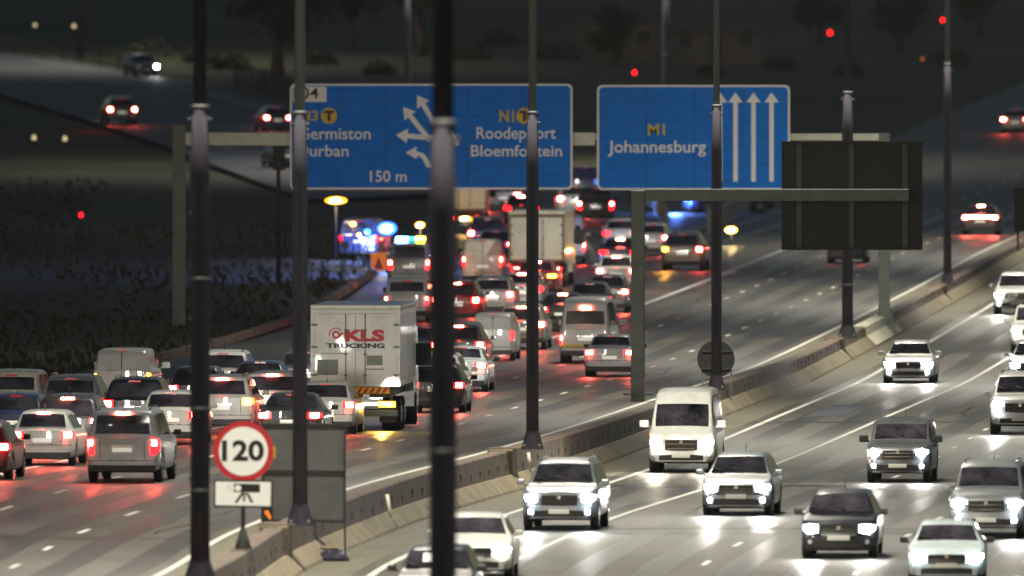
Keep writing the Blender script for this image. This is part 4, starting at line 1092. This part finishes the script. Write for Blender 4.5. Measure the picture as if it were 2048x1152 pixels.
put('hatch', 1232, tb(509, 1.49), 'white', 'white hatchback with a dark rear window left of the square sign post', brake=True, high=True)
put('sedan', 1238, tb(476, 1.45), 'purple', 'dark car with a pink lit high brake light left of the square sign post', high=True, brake=False)
put('hatch', 1241, tb(438, 1.49), 'white', 'white hatchback right below the black SUV, by the square sign post', brake=False, ang=4)
put('hatch', 1301, 512, 'cream', 'cream hatchback right of the square sign post, ahead of the beige SUV', brake=True, ang=5)
put('suv', 1364, 542, 'beige', 'beige SUV alone right of the square sign post with its left indicator flashing', brake=True, amber=(1,), ang=5)
put('van', 965, tb(478, 1.95), 'cream', 'cream van with a small dark badge left of the plain box truck', brake=True, ang=1)
put('suv', 975, tb(434, 1.69), 'purple', 'dark purple SUV with two red lamps ahead of the cream van', brake=True, ang=0)
put('sedan', 990, tb(461, 1.45), 'purple', 'dark car squeezed between the cream van and the plain box truck', brake=True, ang=1)
put('hatch', 1042, tb(391, 1.49), 'charcoal', 'dark car with one lit high brake light above the plain box truck', high=True, brake=False, ang=0)
put('sedan', 1008, tb(368, 1.45), 'silver', 'silver car with two red lamps just below the Bloemfontein lettering', brake=True, ang=-2)
put('suv', 1150, tb(370, 1.69), 'bluewhite', 'white lit car immediately left of the black SUV', brake=True, ang=-2)
put('bigsuv', 1191, 448, 'black', 'black SUV with two tall red lamps under the gap between the blue signs', brake=True, ang=0)
put('van', 1171, tb(337, 1.95), 'blue', 'dark blue van seen through the gap between the two blue signs', brake=False, plate=False, ang=-2)
put('minibus', 1133, tb(425, 2.29), 'white', 'white vehicle with a black mirror right of the plain box truck', brake=True, ang=0, sc=.95)
put('canopy', 813, 645, 'bluewhite', 'white pickup with ISUZU on its tailgate in the queue above the KLS truck', brake=True)
put('hatch', 733, tb(597, 1.49), 'blue', 'dark blue car whose roof shows above the KLS truck left of the white pickup', brake=False)
pp = put('bigsuv', 818, tb(486, 1.8), 'silver', 'silver police SUV under a lit blue and yellow light bar on the left shoulder', brake=True, ang=2)
put('sedan', 1960, 470, 'charcoal', 'dark sedan alone on the through lanes with a full width red light bar', brake=True, high=True)
put('sedan', 2030, 267, 'silver', 'silver car at the right edge high on the through lanes', brake=True)
put('sedan', 1693, 527, 'black', 'dark car hidden behind the big dark sign back, its wheels showing below', brake=False)
put('suv', 245, 250, 'grey', 'grey SUV alone on the dark exit ramp at the upper left, two red lamps', brake=True, ang=-8)
put('hatch', 556, 263, 'blue', 'dark blue car on the exit ramp just left of the left blue sign', brake=True, ang=-11)
put('hatch', 580, 336, 'grey', 'grey car half hidden by the left end of the left blue sign', brake=False, ang=-14)
po = put('sedan', 1372, 426, 'blue', 'dark blue police car with a blue light bar beyond the gore fence', brake=False, ang=75, dim=True)
put('hatch', 296, 153, 'charcoal', 'far car on the ramp at the top left with one glaring white headlight', away=False, ang=-15, lit=(0, 1), power=.25)
put('bigsuv', 716, 520, 'blue', 'dark recovery vehicle under the amber beacon on the verge left of the blue light', brake=False, ang=8, dim=True)
# extras fixed to single vehicles
def extra(par, name, mb, m): return mb.obj(name, m, par)
for t in [o_ for o_ in bpy.data.objects if o_.get('label', '').startswith('white pickup with ISUZU')]:
    c = car_meshes('canopy')[0]
    me = text_mesh('ISUZU', -.42, .42, .74, .9, -c.L/2 - .012, .02); new_obj('lettering', me, M['signwhite'], t)
for t in [o_ for o_ in bpy.data.objects if o_.get('label', '').startswith('white minibus taxi')]:
    c = car_meshes('minibus')[0]; mb = c.cap_patch(0, [(c.w*a, .58, .66) for a in (-.97, -.5, 0, .5, .97)], .016); extra(t, 'yellow_stripe', mb, M['signyellow'])
for t in [o_ for o_ in bpy.data.objects if o_.get('label', '').startswith('dark sedan alone')]:
    c = car_meshes('sedan')[0]; mb = c.cap_patch(0, [(c.w*a, .84, .93) for a in (-.9, -.5, 0, .5, .9)], .026); extra(t, 'light_bar', mb, M['redcore'])
def light_bar(par, z, y, parts, w=.62):
    mb = MB(); mb.bbox(-w - .02, w + .02, y - .14, y + .14, z, z + .05, .015); b = mb.obj('light_bar', M['trim'], par)
    for x0, x1, m in parts: mb = MB(); mb.bbox(x0, x1, y - .12, y + .12, z + .05, z + .2, .03); mb.obj('beacon_lens', M[m], b)
light_bar(pp, 1.87, -.6, [(-.62, -.1, 'bluecore'), (-.08, .2, 'cyancore'), (.22, .62, 'yellowcore')])
light_bar(po, 1.5, .1, [(-.6, -.05, 'bluecore'), (.05, .6, 'bluesoft')])
def glow(px, py, Y, e, col, par=None, r=.12, nm='beacon_glow'):
    ld = bpy.data.lights.new(nm, 'POINT'); ld.energy = e; ld.color = col; ld.shadow_soft_size = r
    lo = bpy.data.objects.new(nm, ld); COL.objects.link(lo); lo.location = at(px, py, Y); return lo
Yp = hitl(800, 545).y
glow(790, 440, Yp + 1.6, 3200, (.12, .25, 1)); glow(1350, 398, hitl(1350, 426).y - 1.0, 1500, (.1, .25, 1)); glow(740, 470, hitl(716, 520).y - 2, 1500, (.15, .3, 1)); 
# beacons of the recovery crew on masts
for px, py, w, h, foot, m, lb, e, cc in [(672, 401, 40, 15, 520, 'yellowcore', 'bright yellow beacon on a mast on the verge under the left blue sign', 260, (1, .7, .1)),
      (774, 457, 36, 28, 545, 'bluecore', 'dazzling blue beacon on a stand left of the police SUV', 900, (.2, .4, 1)),
      (706, 448, 11, 9, 530, 'ambercore', 'small amber lamp on a stake left of the blue beacon', 40, (1, .6, .1)),
      (735, 463, 11, 10, 535, 'cyancore', 'small cyan lamp on a stake left of the blue beacon', 0, (1, 1, 1)),
      (726, 480, 9, 7, 535, 'headwarm', 'small white lamp low on a stake left of the blue beacon', 30, (1, .9, .7)),
      (718, 470, 6, 7, 530, 'yellowcore', 'tiny yellow lamp on a stake between the amber and cyan lamps', 0, (1, 1, 1)),
      (840, 450, 18, 13, 520, 'yellowcore', 'yellow beacon on a mast behind the police SUV', 150, (1, .7, .1)),
      (1462, 460, 22, 14, 492, 'ambercore', 'amber lens ghost on the low gore fence right of the beige SUV', 90, (1, .6, .1)),  # added lamp standing in for an amber ghost, no lamp on this fence
      (930, 437, 26, 7, 470, 'yellowcore', 'wide yellow lamp panel on a stand right of the thickest lamp post', 60, (1, .7, .1))]:
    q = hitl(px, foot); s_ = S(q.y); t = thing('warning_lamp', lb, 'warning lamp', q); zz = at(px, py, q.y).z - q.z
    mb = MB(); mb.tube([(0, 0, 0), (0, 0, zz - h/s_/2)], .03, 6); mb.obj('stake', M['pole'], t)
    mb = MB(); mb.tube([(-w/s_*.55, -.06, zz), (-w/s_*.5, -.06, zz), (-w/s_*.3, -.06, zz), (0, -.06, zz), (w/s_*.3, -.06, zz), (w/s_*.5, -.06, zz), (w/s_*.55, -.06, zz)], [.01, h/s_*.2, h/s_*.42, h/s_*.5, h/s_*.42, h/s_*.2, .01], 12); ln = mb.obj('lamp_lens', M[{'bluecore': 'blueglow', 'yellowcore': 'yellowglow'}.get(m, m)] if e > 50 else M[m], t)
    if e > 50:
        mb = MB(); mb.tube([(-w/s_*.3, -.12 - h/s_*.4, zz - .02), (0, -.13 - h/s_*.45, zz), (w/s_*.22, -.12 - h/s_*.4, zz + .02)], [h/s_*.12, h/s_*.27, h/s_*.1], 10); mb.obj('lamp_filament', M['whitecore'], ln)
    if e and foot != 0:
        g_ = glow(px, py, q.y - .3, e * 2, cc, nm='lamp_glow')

for px, py, w, foot, m, lb in [(1355, 65, 8, 84, 'ambercore', 'amber lens ghost above the Johannesburg sign beside the far lamp post'),  # lens ghosts, built as added glowing lamps on stakes
      (1660, 65, 7, 84, 'redlens', 'red lens ghost at the top just left of the tree over the dark sign back'), (1269, 145, 6, 160, 'redlens', 'red lens ghost just above the left half of the Johannesburg sign'),
      (1885, 40, 5, 56, 'redlens', 'red lens ghost at the top right corner beside the slender lamp post'), (1845, 118, 7, 134, 'ambersoft', 'faint orange lens ghost at the top right left of the slender lamp post'),
      (70, 50, 7, 68, 'warmsoft', 'left one of the pair of pale lens ghosts at the very top left'), (148, 52, 8, 68, 'warmsoft', 'right one of the pair of pale lens ghosts at the very top left'),
      (68, 275, 9, 292, 'warmsoft', 'left one of the lower pair of pale lens ghosts under the exit ramp'), (130, 277, 9, 294, 'warmsoft', 'right one of the lower pair of pale lens ghosts under the exit ramp'),
      (162, 430, 7, 446, 'redlens', 'single red lens ghost on the dark slope left of the gantry post')]:
    q = hitl(px, foot); s_ = S(q.y); t = thing('lens_ghost', lb, 'lamp', q); zz = at(px, py, q.y).z - q.z
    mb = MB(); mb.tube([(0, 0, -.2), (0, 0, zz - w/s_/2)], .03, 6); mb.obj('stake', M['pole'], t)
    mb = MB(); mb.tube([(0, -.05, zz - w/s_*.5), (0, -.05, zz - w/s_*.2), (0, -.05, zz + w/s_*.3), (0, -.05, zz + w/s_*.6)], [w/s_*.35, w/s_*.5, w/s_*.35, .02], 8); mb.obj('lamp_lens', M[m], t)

# ---------------------------------------------------------------- trucks
def truck(px, py, W_, H_, boxz, Lb, label, ang=None, sc=1.0, kls=False, lights=True, dark=False, boxmat='white'):
    q = hit(px, py); a = heading(q.y) if ang is None else math.radians(ang); d = Vector((math.sin(a), math.cos(a)))
    t = thing('box_truck', label, 'truck', (q.x, q.y, zl(q.y)), -a); t.scale = (sc,)*3
    h = W_ / 2; bm_ = paint(boxmat)
    # local origin: foot of the middle of the rear face, +y forward
    box = thing('x', '', '', (0, 0, 0)) if False else None
    mb = MB(); mb.bbox(-h, h, .05, Lb, boxz, H_ - .12, .03)
    for i in range(26):                                     # corrugated side panels
        y = .35 + i * (Lb - .6) / 26
        for s in (1, -1): mb.box(min(s*h, s*(h+.018)), max(s*h, s*(h+.018)), y, y + .11, boxz + .18, H_ - .3)
    b = mb.obj('cargo_box', bm_, t)
    mb = MB(); mb.bbox(-h - .025, h + .025, .0, Lb + .03, H_ - .119, H_, .03); mb.obj('roof', paint('cream'), t)
    mb = MB()                                               # rear frame
    for x0, x1, z0, z1 in ((-h-.01, -h+.09, boxz, H_-.12), (h-.09, h+.01, boxz, H_-.12), (-h+.09, h-.09, H_-.24, H_-.125), (-h+.09, h-.09, boxz, boxz+.08)): mb.box(x0, x1, -.02, .049, z0, z1)
    mb.obj('rear_frame', bm_ if kls else M['concrete'], t)
    for s in (-1, 1):
        x0, x1 = (-h+.095, -.006) if s < 0 else (.006, h-.095)
        mb = MB(); mb.bbox(x0, x1, -.005, .04, boxz + .085, H_ - .245, .008); dr = mb.obj('rear_door', bm_, t)
        mb = MB(); xb = s * .28; mb.tube([(xb, -.03, boxz + .1), (xb, -.03, H_ - .26)], .014, 8)
        for z in (boxz + .3, boxz + .9, boxz + 1.6): mb.bbox(xb - .05, xb + .05, -.045, -.006, z, z + .05, .008)
        mb.obj('locking_bar', M['galv'], dr)
        mb = MB()
        for z in (boxz + .3, boxz + 1.1, H_ - .6): mb.bbox(s*(h-.1) - .09, s*(h-.1) + .09, -.03, -.0055, z, z + .06, .006)
        mb.obj('hinge', M['galv'], dr)
    if kls:
        zt = lambda f: lerp(boxz, H_, f)
        k1 = text_mesh('KLS', -.32, .84, zt(.55), zt(.70), -.008, .06); new_obj('lettering', k1, M['signred'], t)
        mb = MB()                                           # round emblem
        n = 28
        for r0, r1, a0, a1 in ((.175, .205, 35, 190), (.055, .115, 0, 360)):
            rows = [[(-.56 + r*math.cos(math.radians(lerp(a0, a1, i/n))), -.009, zt(.635) + r*math.sin(math.radians(lerp(a0, a1, i/n)))) for r in (r0, r1)] for i in range(n+1)]; mb.grid(rows, smooth=False)
        mb.prism([(-.42, zt(.66)), (-.3, zt(.66)), (-.48, zt(.60))], -.0085, -.006); mb.obj('emblem', M['signred'], t, fix=False)
        new_obj('lettering', text_mesh('TRUCKING', -.84, .84, zt(.47), zt(.53), -.008, .05), M['black'], t)
        mb = MB()
        for q_ in ((-1.1, -.5, .14, .33), (.32, .78, .26, .38), (.28, .82, .205, .22), (-1.0, -.2, .40, .41)):
            mb = MB(); mb.box(q_[0], q_[1], -.0075, -.006, zt(q_[2]), zt(q_[3])); mb.obj('faded_notice', M['galv'], t)
        mb = MB(); mb.bbox(-h + .35, h - .3, -.03, -.008 + .0, boxz - .2, boxz - .02, .005); ch = mb.obj('chevron_board', M['signyellow'], t)
        mb = MB()
        for i in range(10): x = -h + .4 + i * (W_ - .75) / 10; mb.prism([(x, boxz - .19), (x + .1, boxz - .19), (x + .2, boxz - .03), (x + .1, boxz - .03)], -.035, -.0305)
        mb.obj('chevron_stripes', M['signred'], ch)
        mb = MB(); mb.bbox(-.95, .95, -.06, -.02, boxz - .55, boxz - .45, .01); mb.obj('lit_marker_strip', M['headwarm_soft'], t)
    mb = MB(); mb.bbox(-h + .35, h - .35, .1, Lb + 1.6, boxz - .32, boxz - .005, .02)
    for y in (1.2, 2.6): mb.tube([(-h*.8, y, .5), (h*.8, y, .5)], .07, 8)
    mb.obj('chassis', M['trim'], t)
    mb = MB(); mb.bbox(-h + .05, h - .05, -.08, .06, .42, .6, .02); ub = mb.obj('underrun_bumper', M['galv'] if kls else M['trim'], t)
    mb = MB()
    for s in (-.5, .5): mb.box(s*h*2*.8 - .04, s*h*2*.8 + .04, -.02, .08, .6, boxz - .1)
    mb.obj('bumper_bracket', M['trim'], t)
    for s in (-1, 1):
        mb = MB(); x0, x1 = sorted((s*(h - .12), s*(h - .62))); mb.bbox(x0, x1, -.1, -.03, .68, .86, .02); tl = mb.obj('tail_light', M['amberlens'] if kls else M['redlens'], t)
        mb = MB(); xm = (x0 + x1) / 2; mb.bbox(xm - .13, xm + .13, -.115, -.101, .71, .83, .006); mb.obj('lamp_core', (M['yellowcore'] if s > 0 else M['ambercore']) if kls else M['redcore'], tl)
        mb = MB(); x0, x1 = sorted((s*(h - .1), s*(h - .6))); mb.box(x0, x1, .1, .12, .25, .75); mb.obj('mudflap', M['trim'], t)
    mb = MB(); mb.box(-.26, .26, -.09, -.0805, .46, .57); mb.obj('number_plate', M['plateoff'], t)
    R = .48
    ta = MB(); ta.tube([(-.27, 0, 0), (-.25, 0, 0), (.25, 0, 0), (.27, 0, 0)], [R*.85, R, R, R*.85], 24); tm = ta.mesh('wheel')
    ra = MB(); ra.tube([(.2, 0, 0), (.285, 0, 0)], [R*.55, R*.5], 14); ra.tube([(.285, 0, 0), (.31, 0, 0)], R*.18, 10); rm = ra.mesh('rim')
    for y in (1.2, 2.5, Lb + 1.0):
        for s in (-1, 1):
            w_ = new_obj('wheel', tm, M['tyre'], t); w_.location = (s*(h - .32), y, R); w_.rotation_euler = (0, 0, 0 if s > 0 else PI); new_obj('rim', rm, M['rim'], w_)
    # cab
    mb = MB(); cw = h - .08; y0 = Lb + .15
    P_ = [(.75, .55), (.75, 2.35), (.85, 2.75), (1.0, 2.85), (2.3, 2.85), (2.45, 2.6), (2.7, 1.6), (2.75, .55)]
    for s in (0, 1):
        pass
    n_ = len(P_)
    L_ = [(-cw, y0 - .75 + yy, zz) for yy, zz in P_]; R2 = [(cw, y0 - .75 + yy, zz) for yy, zz in P_]
    mb.face(L_); mb.face(R2[::-1])
    for i in range(n_): mb.face([L_[i], L_[(i+1) % n_], R2[(i+1) % n_], R2[i]])
    cb = mb.obj('cab', bm_, t)
    for s in (-1, 1):
        mb = MB(); xx = s*cw; mb.prism([(y0 + .55, 1.7), (y0 + 1.55, 1.7), (y0 + 1.45, 2.4), (y0 + .55, 2.4)], -.01, .01)
        mb.v = [(xx + v[1], v[0], v[2]) for v in mb.v]; mb.obj('side_window', M['glass'], cb)
        mb = MB(); mb.bbox(min(s*cw, s*(cw+.38)), max(s*cw, s*(cw+.38)), y0 + 1.75, y0 + 1.85, 1.7, 2.35, .03); mb.obj('wing_mirror', M['trim'], t)
    mb = MB(); yy = lambda z: y0 - .75 + interp([(1.6, 2.71), (2.6, 2.46)], z)
    mb.grid([[(x, yy(z) + .015, z) for x in (-cw+.1, cw-.1)] for z in (1.65, 2.5)], smooth=False); mb.obj('windscreen', M['glass'], cb)
    spot(t, (0, y0 + 2.3, .9), HEAD_W * .6, (1, .95, .86), -4, 70, r=.3)
    if kls:
        for s in (-1, 1): spot(t, (s * h * .6, -.16, .75), 260, (1, .6, .12), 0, 160, 'indicator_glow', 180, .05)
    PLACED.append((label, q.x + d.x*(Lb+2)/2, q.y + d.y*(Lb+2)/2, a, Lb + 2, W_)); return t
M['headwarm_soft'] = mat('lit_marker', (1, .9, .6), .3, emit=(1, .85, .45), es=2.6)
truck(711, 862, 2.56, 3.62, 1.28, 6.4, 'white box truck with KLS TRUCKING on its rear doors above a yellow red chevron board', kls=True, sc=1.0)
truck(1073, 575, 2.36, 3.2, 1.1, 6.0, 'plain white box truck behind the slimmer lamp post in the middle of the queue', ang=4, boxmat='cream')
truck(928, 468, 2.3, 3.0, 1.15, 4.0, 'pale box truck at the back of the queue right of the thickest lamp post', ang=1, boxmat='cream')

# ---------------------------------------------------------------- oncoming traffic
ONC = dict(away=False)
put('suv', 1118, 1062, 'silver', 'silver SUV with four blue white lamps left of the white oncoming minibus', headmat='headblue', fogs=True, **ONC)
put('minibus', 1362, 946, 'white', 'white high roofed minibus with a dazzling right headlight beside the median', headmat='headwarm', **ONC)
put('hatch', 1472, 1032, 'silver', 'silver hatchback just right of and below the white oncoming minibus', headmat='headcore', sc=1.03, fogs=True, **ONC)
put('sedan', 1816, 767, 'white', 'white sedan with glaring lights alone in the lane near the white painted barrier', headmat='headcore', fogs=True, **ONC)
put('canopy', 1795, 966, 'grey', 'grey pickup in the middle lane with glaring lights, above the black car', headmat='headcore', sc=.97, fogs=True, **ONC)
put('hatch', 1677, 1118, 'black', 'black hatchback facing the camera low in the picture, right of centre', headmat='headcore', sc=1.04, **ONC)
put('sedan', 1893, 1172, 'bluewhite', 'white sedan at the bottom right with bluish headlights', headmat='headblue', sc=.97, **ONC)
put('bigsuv', 1972, 1078, 'silver', 'large silver SUV near the right edge above the white sedan', headmat='headcore', fogs=True, sc=.97, **ONC)
put('bigsuv', 2040, 870, 'white', 'white SUV cut by the right edge, upper of the two large ones', headmat='headcore', **ONC)
put('pickup', 2068, tb(605, 1.75), 'white', 'white pickup with a square black mirror at the right edge', headmat='headcore', **ONC)
put('suv', 2032, 630, 'white', 'white SUV highest of the oncoming vehicles at the right edge', headmat='headcore', fogs=True, **ONC)
put('hatch', 2066, 770, 'silver', 'car behind the white SUV at the right edge showing one headlight', headmat='headcore', **ONC)
put('sedan', 945, 1160, 'white', 'pale sedan half behind the thickest lamp post with one dazzling headlight', headmat='headwarm', lit=(0, 1), **ONC)
put('hatch', 867, 1236, 'black', 'black car at the bottom edge behind the thickest lamp post, pale paper on its windscreen', headmat='headcore', **ONC)
for t in [o_ for o_ in bpy.data.objects if o_.get('label', '').startswith('black car at the bottom edge')]:
    c = car_meshes('hatch')[0]; mb = MB(); rows = []
    for tt in (.64, .70): rows.append([Vector((x, c.y(tt, x, 1) + .03, c.topP(tt, 0)[1] + .03)) for x in (.1, .3)])
    mb.grid(rows, smooth=False); mb.obj('paper', M['signwhite'], t)

SC.cycles.use_denoising = True
SC.cycles.max_bounces = 5
SC.cycles.diffuse_bounces = 2
SC.cycles.glossy_bounces = 3
SC.cycles.sample_clamp_indirect = 4
SC.cycles.use_light_tree = True
import os
HAZE = .00003
if os.environ.get('CHK'):
    for i in range(len(PLACED)):
        for j in range(i):
            A, B_ = PLACED[i], PLACED[j]
            ca = [Vector((A[1], A[2])) + Vector((math.sin(A[3]), math.cos(A[3]))) * A[4] * f for f in (-.4, -.2, 0, .2, .4)]
            cb_ = [Vector((B_[1], B_[2])) + Vector((math.sin(B_[3]), math.cos(B_[3]))) * B_[4] * f for f in (-.4, -.2, 0, .2, .4)]
            m_ = min((p - q).length for p in ca for q in cb_)
            if m_ < 1.75: print('OVER %.2f | %s | %s' % (m_, A[0][:50], B_[0][:50]))

# ---------------------------------------------------------------- thin night haze
zs = [v.co.z for v in bpy.data.objects['ground'].data.vertices]; zlo = min(zs) - 1
mb = MB(); mb.box(-900, 900, -420, 1500 * K_ + 60, zlo, max(max(zs), 36) + 8); hz = mb.obj('haze', None, None, kind='stuff')
m = bpy.data.materials.new('night_haze'); m.use_nodes = True; n = m.node_tree; n.nodes.clear()
o_ = n.nodes.new('ShaderNodeOutputMaterial'); v = n.nodes.new('ShaderNodeVolumePrincipled'); v.inputs['Density'].default_value = HAZE; v.inputs['Anisotropy'].default_value = .5; v.inputs['Color'].default_value = (.9, .93, 1, 1)
n.links.new(v.outputs[0], o_.inputs['Volume']); hz.data.materials.append(m)
for o_ in bpy.data.objects:
    if os.environ.get('CHK') and len(o_.get('label', '').split()) > 16: print('LONG', o_['label'])
